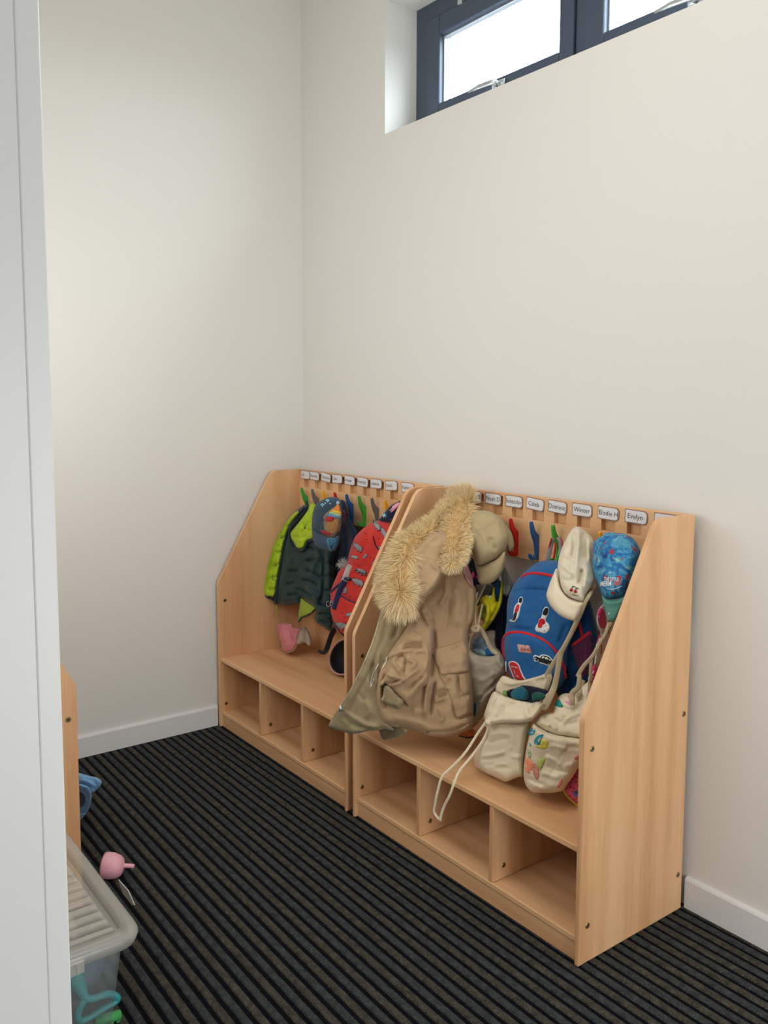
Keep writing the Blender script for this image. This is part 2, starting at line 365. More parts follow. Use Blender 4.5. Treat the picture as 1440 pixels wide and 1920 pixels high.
def unit(x0, x1, label, divs, slots, hooks, name='coat_rack'):
    t = empty(name, (x0, YB, 0)); tag(t, label, 'coat rack', 'beech coat racks with bench and cubbies'); T = .018
    for (a, s) in ((x0, 'l'), (x1-T, 'r')):
        p = MB().prism(panel_poly(YB, YF), 'x', a, a+T, .0045).build('side_panel', WOODZ, t)
        for (yy, zz) in ((-.467, .613), (-.468, .109), (-.049, .62), (-.049, .116)):
            put('screw', SCREW, p, (a+T, yy, zz)); put('screw', SCREW, p, (a, yy, zz), math.pi)
    MB().box(x0+T, x1-T, YF+.008, YB-.012, ZB-.018, ZB, .003).build('bench_top', WOODX, t)
    MB().box(x0+T, x1-T, YF+.008, YB-.012, .057, .075, .003).build('bottom_shelf', WOODX, t)
    MB().box(x0+T, x1-T, YF+.014, YF+.032, 0, .056, .001).build('plinth', WOODX, t)
    MB().box(x0+T, x1-T, YB-.011, YB-.001, .03, .80).build('back_panel', WOODZ, t)
    for dx in divs:
        p = MB().box(dx, dx+T, YF+.010, YB-.012, .076, ZB-.019, .002).build('divider', WOODZ, t)
        for (yy, zz) in ((-.443, .118), (-.443, .300)): put('screw', SCREW, p, (dx+T, yy, zz))
    # hook rail with a comb of slots along its upper half
    MB().box(x0+T, x1-T, YB-.003, YB-.0005, .99, H_, .001).build('rail_backing', WOODX, t)
    poly = [(x0+T, .992), (x1-T, .992)]; up_ = []
    x = x0+T
    zt, zb = H_-.012, 1.136
    seq = [(x0+T, zt)]
    for k in range(10):
        s0 = slots+.1*k+.1*0; s1 = s0+.054
        if s1 > x1-T-.004: break
        seq += [(s0, zt), (s0, zb), (s1, zb), (s1, zt)]
    seq.append((x1-T, zt))
    # front rail: lower board and posts as one comb-shaped board
    b = MB(); b.box(x0+T, x1-T, YB-.022, YB-.0032, .992, zb, .0015)
    px = x0+T
    for k in range(10):
        s0 = slots+.1*k; s1 = s0+.054
        if s0-px > .003: b.box(px, s0, YB-.022, YB-.0032, zb-.0005, zt, .001)
        px = s1
    if x1-T-px > .003: b.box(px, x1-T, YB-.022, YB-.0032, zb-.0005, zt, .001)
    b.box(x0+T, x1-T, YB-.022, YB-.0032, zt-.0005, H_-.001, .001)
    b.build('hook_rail', WOODX, t)
    for (hx, c) in hooks:
        put('hook', HOOKME[c], t, (hx, YB-.022, 1.134), 0, c+' plastic coat hook')
    return t
X1a, X1b, X2a, X2b = .021, 1.105, 1.141, 2.224
cyc = ['green', 'grey', 'yellow', 'red', 'blue']
u1 = unit(X1a, X1b, 'left beech coat rack in the wall corner, holding green padded jacket and red backpack', (.405, .757), .08,
          [(.118+.0965*i, cyc[i % 5]) for i in range(10)])
u2 = unit(X2a, X2b, 'right, nearer beech coat rack holding the fur-trimmed parka and blue backpack', (1.506, 1.858), 1.2,
          [(1.236+.0985*i, c) for i, c in enumerate([cyc[j % 5] for j in range(10)])])
# third unit with its back on the door wall
t = empty('coat_rack', (.05, FY+.01, 0)); tag(t, 'beech coat rack end at the far left, behind the translucent storage box', 'coat rack', 'beech coat racks with bench and cubbies')
for a in (.05, 1.119):
    p = MB().prism(panel_poly(-1.984, -1.510), 'x', a, a+.018, .0045).build('side_panel', WOODZ, t)
    for (yy, zz) in ((-1.537, .60), (-1.537, .109), (-1.95, .62)): put('screw', SCREW, p, (a+.018, yy, zz))
MB().box(.068, 1.119, -1.97, -1.52, ZB-.018, ZB, .003).build('bench_top', WOODX, t)
MB().box(.068, 1.119, -1.97, -1.52, .057, .075, .003).build('bottom_shelf', WOODX, t)
MB().box(.068, 1.119, -1.545, -1.527, .0, .056, .001).build('plinth', WOODX, t)
MB().box(.068, 1.119, -1.983, -1.972, .03, H_-.002).build('back_panel', WOODZ, t)
for dx in (.42, .77): MB().box(dx, dx+.018, -1.97, -1.525, .076, ZB-.019, .002).build('divider', WOODZ, t)

# ------------------------------------------------------------------ soft things: helpers
def C_(ox, oy, z, pts):
    return [(ox+p[0]/z, oy+p[1]/z)+tuple(p[2:]) for p in pts]
def seg_dist(P, A, B):
    """distance of points P (N,2) to segments A-B (M,2): returns dist (N,), position along the polyline 0..1"""
    d = B-A; L2 = np.maximum((d**2).sum(1), 1e-9)
    best = np.full(len(P), 1e9); pos = np.zeros(len(P)); cum = np.concatenate([[0], np.cumsum(np.sqrt(L2))]); tot = cum[-1]
    for i in range(len(A)):
        t = np.clip(((P-A[i])@d[i])/L2[i], 0, 1); q = A[i]+t[:, None]*d[i]; dd = np.hypot(*(P-q).T)
        m = dd < best; best[m] = dd[m]; pos[m] = ((cum[i]+t*math.sqrt(L2[i]))/tot)[m]
    return best, pos
def inside(P, poly):
    x, y = P[:, 0], P[:, 1]; c = np.zeros(len(P), bool); n = len(poly)
    for i in range(n):
        x1, y1 = poly[i]; x2, y2 = poly[(i+1) % n]
        if y1 == y2: continue
        m = ((y1 > y) != (y2 > y)) & (x < (x2-x1)*(y-y1)/(y2-y1)+x1); c ^= m
    return c
def resample(poly, s):
    out = []; n = len(poly)
    for i in range(n):
        a = np.array(poly[i]); b_ = np.array(poly[(i+1) % n]); k = max(1, int(round(np.linalg.norm(b_-a)/s)))
        for j in range(k): out.append(a+(b_-a)*j/k)
    return np.array(out)
def depth_fn(ctrl):
    """distance along the sight line, interpolated between points whose place in the room is given"""
    P = np.array([c[:2] for c in ctrl], float)
    T = []
    for c in ctrl:
        ax = c[3] if len(c) > 3 else 'y'; d = ray(c[0], c[1]); a = 'xyz'.index(ax); T.append((c[2]-CAM[a])/d[a])
    T = np.array(T); n = len(P)
    if n == 1:
        c = ctrl[0]; a = 'xyz'.index(c[3] if len(c) > 3 else 'y')
        return lambda Q: (c[2]-CAM[a])/ray(Q[:, 0], Q[:, 1])[:, a]
    m = P.mean(0); S = 100.0; p = (P-m)/S
    if n == 2:
        v = p[1]-p[0]; L = v@v
        return lambda Q: T[0]+(T[1]-T[0])*((((Q-m)/S-p[0])@v)/L)
    if n == 3:
        A = np.c_[np.ones(3), p]; w_ = np.linalg.lstsq(A, T, rcond=None)[0]
        return lambda Q: w_[0]+((Q-m)/S)@w_[1:]
    def U(r): return np.where(r > 1e-9, r*r*np.log(np.maximum(r, 1e-9)), 0)
    K = U(np.linalg.norm(p[:, None]-p[None], axis=2)); A = np.zeros((n+3, n+3)); A[:n, :n] = K+np.eye(n)*.02; A[:n, n] = 1; A[:n, n+1:] = p; A[n, :n] = 1; A[n+1:, :n] = p.T
    w_ = np.linalg.solve(A, np.concatenate([T, [0, 0, 0]]))
    def f(Q):
        q = (Q-m)/S; return U(np.linalg.norm(q[:, None]-p[None], axis=2))@w_[:n]+w_[n]+q@w_[n+1:]
    return f
LIM = dict(xmin=None, xmax=None, ymax=-.052, zmin=None)
class Soft:
    """a filled cloth shape: outline seen from the front, real depth, thickness, folds"""
    def __init__(s, outline, ctrl=None, T=.03, R=20, Tb=None, creases=(), noise=(0, 20), on=None, off=.002, lim=None, smooth=True, p=.5, dome=None):
        s.poly = np.array(outline, float)[:, :2]
        if smooth: s.poly = smooth_path(s.poly, 4, True)
        s.T, s.R, s.Tb, s.on, s.off, s.noise, s.p = T, R, (T*.4 if Tb is None else Tb), on, off, noise, p
        s.cr = [(np.array(smooth_path(np.array(c[0], float)[:, :2], 5)) if len(c[0]) > 2 else np.array(c[0], float)[:, :2], c[1], c[2]) for c in creases]
        s.dome = dome
        s.df = on.df if on is not None else depth_fn(ctrl)
        s.lim = dict(LIM); s.lim.update(on.lim if on is not None else {}); s.lim.update(lim or {})
        s.A = s.poly; s.B = np.roll(s.poly, -1, 0)
        s.sd = random.Random(len(outline)*7+int(s.poly[0, 0])).random()*50
    def prof(s, Q):
        d, _ = seg_dist(Q, s.A, s.B); ins = inside(Q, s.poly); d = np.where(ins, d, 0)
        k = np.clip(d/s.R, 0, 1); return (1-(1-k)**2)**s.p
    def h(s, Q, prof=None):
        pr = s.prof(Q) if prof is None else prof
        v = s.T*pr
        e = np.zeros(len(Q)); F_ = 1.55 if s.on is None or len(s.cr) > 4 else 1.2
        for (c, a, wd) in s.cr:
            d, t = seg_dist(Q, c[:-1], c[1:]); e += F_*a*np.exp(-(d/wd)**2)*np.clip(np.sin(np.pi*np.clip(t, .02, .98))*2.2, 0, 1)
        if s.noise[0]:
            e += np.array([mnoise.fractal(Vector((q[0]/s.noise[1], q[1]/s.noise[1], s.sd)), 1, 2, 2) for q in Q])*s.noise[0]*.8
        v = v+e*np.clip(pr*1.6, 0, 1)
        if s.on is not None: v = v+s.on.h(Q)+s.off
        return v
    def world(s, Q, h):
        d = ray(Q[:, 0], Q[:, 1]); n = np.linalg.norm(d, axis=1); t = s.df(Q)-h/n
        L = s.lim
        if L['xmin'] is not None: t = np.minimum(t, (L['xmin']-CAM[0])/d[:, 0])
        if L['ymax'] is not None: t = np.minimum(t, (L['ymax']-CAM[1])/d[:, 1])
        if L['zmin'] is not None:
            tz = np.where(d[:, 2] < -1e-4, (L['zmin']-CAM[2])/np.minimum(d[:, 2], -1e-4), 1e9); t = np.minimum(t, tz)
        return CAM+d*t[:, None]
    def build(s, name, m, parent=None, sp=4.0, holes=()):
        bd = resample(s.poly, sp); hs = [resample(smooth_path(np.array(h, float), 4, True), sp) for h in holes]
        x0, y0 = s.poly.min(0); x1, y1 = s.poly.max(0); rnd = np.random.RandomState(3)
        gx, gy = np.meshgrid(np.arange(x0, x1, sp), np.arange(y0, y1, sp*.87)); gx = gx+(np.arange(gx.shape[0]) % 2)[:, None]*sp/2
        G = np.c_[gx.ravel(), gy.ravel()]+rnd.uniform(-.08, .08, (gx.size, 2))*sp
        G = G[inside(G, s.poly)]
        if len(G):
            d, _ = seg_dist(G, bd, np.roll(bd, -1, 0)); G = G[d > sp*.5]
        for hh in hs:
            if len(G):
                G = G[~inside(G, hh)]; d, _ = seg_dist(G, hh, np.roll(hh, -1, 0)); G = G[d > sp*.5]
        pts = [bd]+hs+([G] if len(G) else []); edges = []; o_ = 0
        for lp in [bd]+hs:
            n = len(lp); edges += [(o_+i, o_+(i+1) % n) for i in range(n)]; o_ += n
        allp = np.concatenate(pts)
        V, _, F, *_ = geometry.delaunay_2d_cdt([Vector(q) for q in allp], edges, [], 0, 1e-4)
        V = np.array([tuple(v) for v in V]); F = np.array([f for f in F if len(f) == 3])
        cen = V[F].mean(1); ok = inside(cen, bd)
        for hh in hs: ok &= ~inside(cen, hh)
        F = F[ok]
        pr = s.prof(V)
        if hs:
            for hh in hs:
                d, _ = seg_dist(V, hh, np.roll(hh, -1, 0)); pr = np.minimum(pr, (1-(1-np.clip(d/s.R, 0, 1))**2)**s.p)
        H = s.h(V, pr); hb = (s.on.h(V)-.001 if s.on is not None else -s.Tb*pr)
        Wf = s.world(V, H); Wb = s.world(V, hb)
        n = len(V)
        # open edges of the front and back meet along the outline
        cnt = {}
        for f in F:
            for a, b_ in ((f[0], f[1]), (f[1], f[2]), (f[2], f[0])): cnt[(a, b_)] = 1
        be = [(a, b_) for (a, b_) in cnt if (b_, a) not in cnt]
        fs = [tuple(int(v) for v in f) for f in F]+[tuple(int(v)+n for v in f[::-1]) for f in F]+[(int(b_), int(a), int(a)+n, int(b_)+n) for a, b_ in be]
        me = bpy.data.meshes.new(name); me.from_pydata([tuple(p) for p in np.concatenate([Wf, Wb])], [], fs)
        bm = bmesh.new(); bm.from_mesh(me); bmesh.ops.remove_doubles(bm, verts=bm.verts, dist=.00012)
        bmesh.ops.dissolve_degenerate(bm, edges=bm.edges, dist=.00005); bmesh.ops.recalc_face_normals(bm, faces=bm.faces)
        loose = [v for v in bm.verts if not v.link_faces]; bmesh.ops.delete(bm, geom=loose, context='VERTS'); bm.to_mesh(me); bm.free()
        s.obj = link(name, me, m, parent, True); return s.obj
def decal(name, surf, outline, m, parent, T=.0012, off=.0008, sp=4, smooth=True):
    q = Soft(outline, on=surf, T=T, R=1.2, off=off, smooth=smooth); q.build(name, m, parent, sp); return q
def decals(name, surf, outlines, m, parent, **k):
    """several little shapes of one print joined into one part"""
    obs = [decal(name, surf, o_, m, None, **k).obj for o_ in outlines]
    bm = bmesh.new()
    for o_ in obs: bm.from_mesh(o_.data)
    me = bpy.data.meshes.new(name); bm.to_mesh(me); bm.free()
    for o_ in obs:
        d_ = o_.data; bpy.data.objects.remove(o_); bpy.data.meshes.remove(d_)
    return link(name, me, m, parent, True)
def circ(cx, cy, rx, ry=None, n=12, a=0):
    ry = ry or rx; a = math.radians(a)
    return [(cx+rx*math.cos(t)*math.cos(a)-ry*math.sin(t)*math.sin(a), cy+rx*math.cos(t)*math.sin(a)+ry*math.sin(t)*math.cos(a)) for t in [2*math.pi*i/n for i in range(n)]]
def on_surf(surf, pts, lift=.003):
    Q = np.array(pts, float)[:, :2]; return surf.world(Q, surf.h(Q)+lift)
def strap_on(name, surf, pts, wpx, t, m, parent, lift=.0015, n=6, sec=8, fade=False):
    """band or piping that lies on a cloth surface"""
    P = smooth_path(np.array(pts, float), n) if len(pts) > 2 else np.array([np.array(pts[0])+(np.array(pts[1])-np.array(pts[0]))*k/8 for k in range(9)], float)
    Wp = on_surf(surf, P, lift); dd = np.linalg.norm(Wp-CAM, axis=1)
    ws = wpx/2*dd/FOC
    return MB().tube([tuple(p) for p in Wp], list(ws), t, [tuple((CAM-p)/np.linalg.norm(CAM-p)) for p in Wp], sec).build(name, m, parent, True)
def strap(name, pts, wpx, t, m, parent, n=7, sec=10, face=None):
    """free hanging band: pts (px,py,Y)"""
    P = smooth_path(np.array(pts, float), n); Wp = np.array([at(p[0], p[1], 'y', p[2]) for p in P]); dd = np.linalg.norm(Wp-CAM, axis=1)
    wl = wpx if not hasattr(wpx, '__len__') else np.interp(np.linspace(0, 1, len(P)), np.linspace(0, 1, len(wpx)), wpx)
    ws = np.ones(len(P))*wl/2*dd/FOC
    nr = [tuple((CAM-p)/np.linalg.norm(CAM-p)) if face is None else face for p in Wp]
    return MB().tube([tuple(p) for p in Wp], list(ws), t, nr, sec).build(name, m, parent, True)
FONTS = {}
def text_mesh(txt, size=1.0, extr=0, shear=0, bold=0):
    c = bpy.data.curves.new('lettering', 'FONT'); c.body = txt; c.size = size; c.extrude = extr; c.shear = shear; c.offset = bold; c.resolution_u = 3
    o = bpy.data.objects.new('tmp', c); COL.objects.link(o); dg = bpy.context.evaluated_depsgraph_get(); me = bpy.data.meshes.new_from_object(o.evaluated_get(dg))
    bpy.data.objects.remove(o); bpy.data.curves.remove(c); me.name = 'lettering'; return me
def text_on(surf, txt, org, ux, uy, m, parent, lift=.0018, shear=0, bold=0, name='lettering'):
    """flat lettering printed on a cloth surface; org, ux, uy in picture pixels (em units)"""
    me = text_mesh(txt, 1.0, 0, shear, bold); n = len(me.vertices); co = np.zeros(n*3); me.vertices.foreach_get('co', co); co = co.reshape(-1, 3)
    Q = np.array(org)+co[:, :1]*np.array(ux)+co[:, 1:2]*np.array(uy); Wp = surf.world(Q, surf.h(Q)+lift)
    me.vertices.foreach_set('co', Wp.ravel()); me.update()
    return link(name, me, m, parent)
def bead(name, p, r, m, parent, d=None, flat=.5):
    b = MB(); d = Vector(d if d is not None else (CAM-np.array(p))).normalized()
    b.lathe(Vector(p)-d*r*.2, d, [(0, r*.98), (r*flat*.5, r), (r*flat, r*.8), (r*flat*1.15, r*.3)], 14); return b.build(name, m, parent, True)
def fur(name, paths, count, m, parent, seed=1):
    """strands rooted along tubes; paths: list of (pts[(px,py,Y)], radius px list, length px, flow(px vector), spread)"""
    rnd = np.random.RandomState(seed); V = []; F = []
    tot = sum(p[5] for p in paths)
    for (pts, rad, ln, flow, spread, wt) in paths:
        P = smooth_path(np.array(pts, float), 10); R_ = np.interp(np.linspace(0, 1, len(P)), np.linspace(0, 1, len(rad)), rad)
        N = int(count*wt/tot)
        for _ in range(N):
            u = rnd.rand()*(len(P)-1.001); i = int(u); f = u-i; p = P[i]*(1-f)+P[i+1]*f; r = R_[i]
            tg = (P[i+1]-P[i])[:2]; tg /= max(np.linalg.norm(tg), 1e-6); nr = np.array([-tg[1], tg[0]])
            th = rnd.rand()*math.pi   # around the visible half of the roll
            side = math.cos(th); front = math.sin(th)
            W0 = at(p[0]+nr[0]*side*r, p[1]+nr[1]*side*r, 'y', p[2]); dv = (CAM-W0); D = np.linalg.norm(dv); dv /= D; k = D/FOC
            root = W0+dv*front*r*k*.9
            out = nr*side*1.0+np.array(flow)*(.75)+rnd.randn(2)*spread; out /= max(np.linalg.norm(out), .3)
            dirw = rt*out[0]-up*out[1]+dv*(.12+.18*front+rnd.randn()*.18)
            dirw /= np.linalg.norm(dirw); L = ln*k*(.6+.75*rnd.rand())
            curl = rnd.randn(3)*.16+np.array([0, 0, -.30])
            wd = .0008+.0008*rnd.rand(); sd = np.cross(dirw, dv+rnd.randn(3)*.5); sd /= np.linalg.norm(sd)
            b0 = len(V); q = root.copy(); d_ = dirw.copy()
            for j in range(4):
                ww = wd*(1, .85, .55, .08)[j]; V.append(q-sd*ww); V.append(q+sd*ww)
                d_ = d_+curl*.33; d_ /= np.linalg.norm(d_); q = q+d_*L/3
            for j in range(3): F.append((b0+2*j, b0+2*j+1, b0+2*j+3, b0+2*j+2))
    me = bpy.data.meshes.new(name); me.from_pydata([tuple(v) for v in V], [], F); at_ = me.attributes.new('along', 'FLOAT', 'POINT'); at_.data.foreach_set('value', [(i % 8)//2/3 for i in range(len(V))])
    return link(name, me, m, parent, True)

# ------------------------------------------------------------------ name tags
TAGB = mat('tag_brown_border', (150, 122, 108), .6); TAGW = mat('laminated_white_card', (226, 226, 230), .3, spec=.6); INK = mat('black_print', (38, 38, 42), .6)
def name_tag(px, txt, zc, x, label, wid=.083, hgt=.043, tilt=0, yy=YB-.0235, size=.021, tx=.006, grp='name tags along the coat rack tops'):
    t = empty('name_tag', (x, yy, zc)); tag(t, label, 'name tag', grp)
    def shape(w_, h_, c):
        return [(-w_/2+.002, -h_/2), (w_/2-c, -h_/2), (w_/2-c*.25, -h_/2+c*.35), (w_/2, -h_/2+c), (w_/2, h_/2-c), (w_/2-c*.25, h_/2-c*.35), (w_/2-c, h_/2), (-w_/2+.002, h_/2), (-w_/2, h_/2-.002), (-w_/2, -h_/2+.002)]
    ca, sa = math.cos(math.radians(tilt)), math.sin(math.radians(tilt))
    def R2(pp): return [(p*ca-q*sa+x, p*sa+q*ca+zc) for p, q in pp]
    MB().prism(R2(shape(wid, hgt, .011)), 'y', yy-.0016, yy).build('backing_card', TAGB, t)
    MB().prism(R2(shape(wid-.006, hgt-.006, .010)), 'y', yy-.0022, yy-.0012).build('name_card', TAGW, t)
    if txt:
        me = text_mesh(txt, size); co = np.zeros(len(me.vertices)*3); me.vertices.foreach_get('co', co); co = co.reshape(-1, 3)
        co[:, 0] += -wid/2+tx; co[:, 1] -= size*.32
        mx = co[:, 0].max(); lim_ = wid/2-.004
        if mx > lim_: co[:, 0] = -wid/2+tx+(co[:, 0]+wid/2-tx)*(lim_+wid/2-tx)/(mx+wid/2-tx)
        W_ = np.c_[co[:, 0]*ca-co[:, 1]*sa+x, np.full(len(co), yy-.0026), co[:, 0]*sa+co[:, 1]*ca+zc]
        me.vertices.foreach_set('co', W_.ravel()); me.update(); link('lettering', me, INK, t)
T1 = [(.058, 'Ali', 0, 'name tag nearest the wall corner on the left rack, very short name'),
      (.142, 'Dominic', -1, 'second name tag from the corner on the left rack, above the grey hook'),
      (.242, 'Cameron', -6, 'slanting name tag above the yellow hook and denim cap on the left rack'),
      (.338, 'Elias', 2, 'name tag above the red hook on the left rack, with a five letter name'),
      (.439, 'Aryaan', -1, 'name tag above the empty blue hook on the left rack'),
      (.541, 'Aanniyla', -2, 'name tag above the empty green hook on the left rack'),
      (.642, 'Lilianna', 1, 'name tag above the second grey hook on the left rack'),
      (.751, 'Olaifa', 3, 'tilted name tag on the left rack, right of a gap, above the second yellow hook'),
      (.862, 'Sophie', 0, 'last legible name tag of the left rack, half cut off by the side panel')]
for (x, tx, tl, lb) in T1: name_tag(0, tx, 1.196, x+.041, lb, tilt=tl, size=.0195, tx=.004 if len(tx) > 5 else .010)
T2 = [(1.174, 'Pa', 0, 'pale name tag half hidden behind the parka fur, first on the right rack', .004),
      (1.262, 'Olivia B', 1, 'name tag directly right of the parka fur on the right rack', .010),
      (1.365, 'Noah D', -1, 'name tag above the khaki cap on the right rack', .004),
      (1.471, 'Sviatoslav', -1, 'name tag above the empty red hook, its long name filling the card', .002),
      (1.573, 'Caleb', -4, 'name tag above the empty blue hook on the right rack', .010),
      (1.675, 'Dominic', -3, 'name tag above the green hook that carries the blue backpack', .002),
      (1.781, 'Winter', -1, 'name tag above the cream cherry cap on the right rack', .008),
      (1.887, 'Elodie H', -2, 'name tag above the yellow hook, second from the right of the legible tags', .004),
      (1.993, 'Evelyn', -2, 'rightmost legible name tag, above the blue patterned cap', .010),
      (2.100, '', -1, 'blank looking tag cut off by the right end panel of the racks', .01)]
for (x, tx, tl, lb, t0) in T2: name_tag(0, tx, 1.194, x+.042, lb, tilt=tl, size=.0225, tx=t0)

# ------------------------------------------------------------------ cloth materials
def cloth(name, col, var=None, rough=.85, weave=.25, ws=900, b2=.25, s2=28, sheen=.15, **k):
    return mat(name, col, rough, spec=.2, var=var, vscale=k.pop('vscale', 14), bump=weave, bscale=ws, sheen=sheen, bump2=b2, b2scale=s2, **k)
LIME = cloth('lime_quilted_nylon', (178, 206, 44), (160, 190, 34), .5, .08, 500, .5, 60)
LIME2 = cloth('olive_lime_lining', (158, 178, 62), (140, 160, 48), .6, .1, 500, .5, 60)
BOTTLE = cloth('bottle_green_nylon', (32, 62, 62), (24, 50, 54), .42, .08, 500, .6, 60)
BOTTLED = cloth('dark_green_binding', (20, 40, 46), None, .6)
DENIM = cloth('blue_denim', (44, 66, 86), (58, 80, 100), .9, .5, 700, .1, 40, vscale=300)
NAVY = cloth('navy_cloth', (24, 34, 62), (18, 26, 52), .85)
NAVYD = cloth('dark_navy_cloth', (14, 20, 40), None, .9)
BLACKW = cloth('black_webbing', (18, 18, 24), None, .7, .4, 600)
RED = cloth('red_nylon', (206, 50, 42), (192, 40, 36), .6, .2, 700, .4, 40)
GREYP = cloth('grey_print', (150, 152, 156), (132, 134, 140), .8, .1)
DARKP = cloth('dark_print', (38, 32, 44), None, .8, .1)
WHITEP = cloth('white_print', (226, 226, 222), None, .7, .1)
NAVYW = cloth('navy_webbing', (40, 50, 92), (32, 42, 80), .8, .4, 600)
TAUPE = cloth('grey_white_webbing', (180, 172, 168), (196, 192, 190), .9, .3)
PINK = cloth('dusty_pink_cotton', (216, 138, 144), (204, 124, 132), .9, .3, 500, .4, 40)
GREIGE = cloth('grey_beige_cotton', (176, 156, 138), (160, 140, 122), .95, .4, 400, .4, 50)
KHAKI = cloth('khaki_cotton_shell', (186, 157, 121), (174, 145, 110), .72, .15, 900, .30, 60, vscale=10)
KHAKIS = cloth('khaki_lining_side', (164, 147, 114), (150, 134, 102), .8, .2, 800, .4, 70)
KHAKID = cloth('khaki_rib_knit', (162, 146, 112), (150, 134, 102), .95, .6, 420, .3, 60)
PINKL = cloth('pale_pink_lining', (214, 158, 156), None, .9)
CAPK = cloth('khaki_cap_twill', (186, 168, 128), (176, 158, 120), .8, .2, 900, .12, 30)
CREAM = cloth('cream_cap_cotton', (228, 218, 196), (220, 208, 184), .85, .2, 800, .4, 40)
CREAMB = cloth('cream_brim', (230, 216, 190), None, .8, .12, 900, .1, 30)
CALICO = cloth('natural_calico', (234, 220, 192), (224, 208, 178), .9, .35, 600, .55, 34)
CALICOS = cloth('calico_strap', (200, 184, 154), (188, 172, 142), .9, .4, 500, .2, 40)
CALICOG = cloth('grey_calico', (176, 166, 146), (164, 154, 134), .9, .35, 600, .55, 34)
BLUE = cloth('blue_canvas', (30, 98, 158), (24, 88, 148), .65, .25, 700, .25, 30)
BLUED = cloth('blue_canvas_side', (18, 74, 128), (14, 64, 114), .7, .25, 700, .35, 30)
REDP = cloth('red_piping', (206, 30, 46), None, .55, .1)
MESHP = cloth('plum_mesh', (92, 34, 66), (74, 28, 60), .8, .6, 500)
TEAL = cloth('teal_jersey', (22, 100, 116), (16, 82, 100), .9, .3, 400, .5, 40)
TEALD = cloth('deep_green_jersey', (24, 88, 76), (16, 70, 64), .9, .3, 400, .5, 40)
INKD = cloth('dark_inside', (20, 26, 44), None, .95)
YEL = cloth('yellow_cotton', (222, 212, 30), (206, 196, 22), .8, .2, 700, .4, 40)
YELSHADE = cloth('shaded_yellow_lining', (120, 120, 34), None, .9)
GREYC = cloth('grey_jersey', (134, 134, 134), (120, 120, 122), .9, .4, 500)
AQUA = cloth('teal_twill', (98, 158, 142), (88, 148, 134), .8, .25, 800)
BLUEGREY = cloth('washed_blue_cotton', (98, 122, 142), (128, 150, 162), .9, .3, 500, .5, 60, vscale=60)
BRIGHTB = cloth('bright_blue_cotton', (24, 112, 176), None, .8)
PALEAQ = cloth('pale_aqua_cotton', (150, 186, 192), None, .9)
STARC = cloth('pale_cyan_print', (150, 214, 232), None, .7, .05)
PNKP = cloth('pink_print', (236, 160, 184), None, .7, .05)
HOTP = cloth('hot_pink_cloth', (226, 78, 138), (214, 60, 124), .85, .2, 500)
CYAN = cloth('cyan_embroidery', (40, 130, 168), None, .7, .2)
ORNG = cloth('orange_print', (238, 138, 60), None, .7, .05); YELP = cloth('yellow_print', (236, 200, 62), None, .7, .05)
PALEG = cloth('pale_green_print', (168, 196, 160), None, .7, .05); SKYP = cloth('sky_blue_print', (94, 148, 196), None, .7, .05)
TAN = cloth('tan_embroidery', (178, 130, 78), (150, 104, 64), .8, .3, 500, vscale=80); REDE = cloth('red_embroidery', (176, 36, 44), None, .8, .2)
BLACKP = cloth('black_print_cloth', (22, 24, 30), None, .7, .05); PALEP = cloth('pink_woven_label', (206, 160, 158), None, .8, .2)
LOOPG = cloth('grey_loop_webbing', (142, 142, 140), None, .8, .3)
ORB = cloth('orange_brown_suede', (190, 104, 56), None, .8)

# ------------------------------------------------------------------ left rack: green padded jacket
Z4 = lambda pts: C_(480, 920, 5.143, pts)
L1 = dict(xmin=.046, xmax=None, ymax=-.052, zmin=.337)
t = empty('padded_jacket', (.15, -.12, .70)); tag(t, 'dark green padded jacket with lime sleeve and lining, hanging on the left rack', 'jacket')
jc = [(575, 950, -.085), (510, 1060, -.17), (600, 1150, -.17), (620, 960, -.085), (520, 1130, -.2), (625, 1180, -.13)]
jb = Soft(Z4([(440,150),(490,135),(545,150),(600,180),(740,300),(752,500),(748,700),(745,900),(750,1100),(745,1240),(720,1355),(650,1315),(590,1280),(560,1235),(575,1170),(520,1090),(440,1040),(430,1085),(360,1100),(280,1112),(230,1095),(175,1100),(165,1030),(195,900),(225,700),(262,500),(290,350),(350,230)]), jc, T=.062, R=14, Tb=.03, lim=L1,
  creases=[(Z4(a), -.022, 2.4) for a in [[(480,545),(560,560),(640,600),(655,610)], [(475,680),(560,665),(650,690)], [(470,770),(550,780),(640,850)], [(440,860),(520,870),(610,930)], [(380,950),(450,960),(560,1030)], [(600,1080),(640,1100),(740,1110)], [(665,710),(700,700),(745,715)], [(665,830),(700,822),(745,835)], [(662,960),(700,955),(745,965)], [(600,1190),(660,1180),(740,1195)], [(640,600),(655,700),(650,850),(640,1000),(600,1130)], [(300,1010),(360,1000),(430,1000)], [(290,900),(380,890)], [(310,780),(420,770)], [(560,1240),(640,1250),(720,1290)]]]
  +[(Z4(a), .012, 4) for a in [[(560,480),(600,620),(560,720),(530,830)], [(690,600),(700,800),(700,1000)], [(480,900),(540,980),(600,1060)]]], noise=(.006, 12))
jb.build('body', BOTTLE, t, 3)
ls = Soft(Z4([(420,200),(400,190),(330,250),(270,330),(215,430),(170,530),(145,620),(122,700),(105,780),(88,870),(80,950),(92,1012),(165,1035),(190,960),(200,880),(222,760),(250,600),(285,450),(325,340),(400,240)]), [(500,1080,-.20),(550,970,-.12),(520,1100,-.21)], T=.045, R=9, lim=L1,
  creases=[(Z4(a), -.020, 2.0) for a in [[(205,440),(240,455),(285,445)], [(165,560),(200,590),(255,600)], [(125,700),(170,720),(230,715)], [(105,800),(150,835),(215,830)], [(90,870),(140,850),(200,880)], [(80,955),(130,945),(190,965)], [(270,330),(300,345),(330,330)]]], noise=(.005, 10))
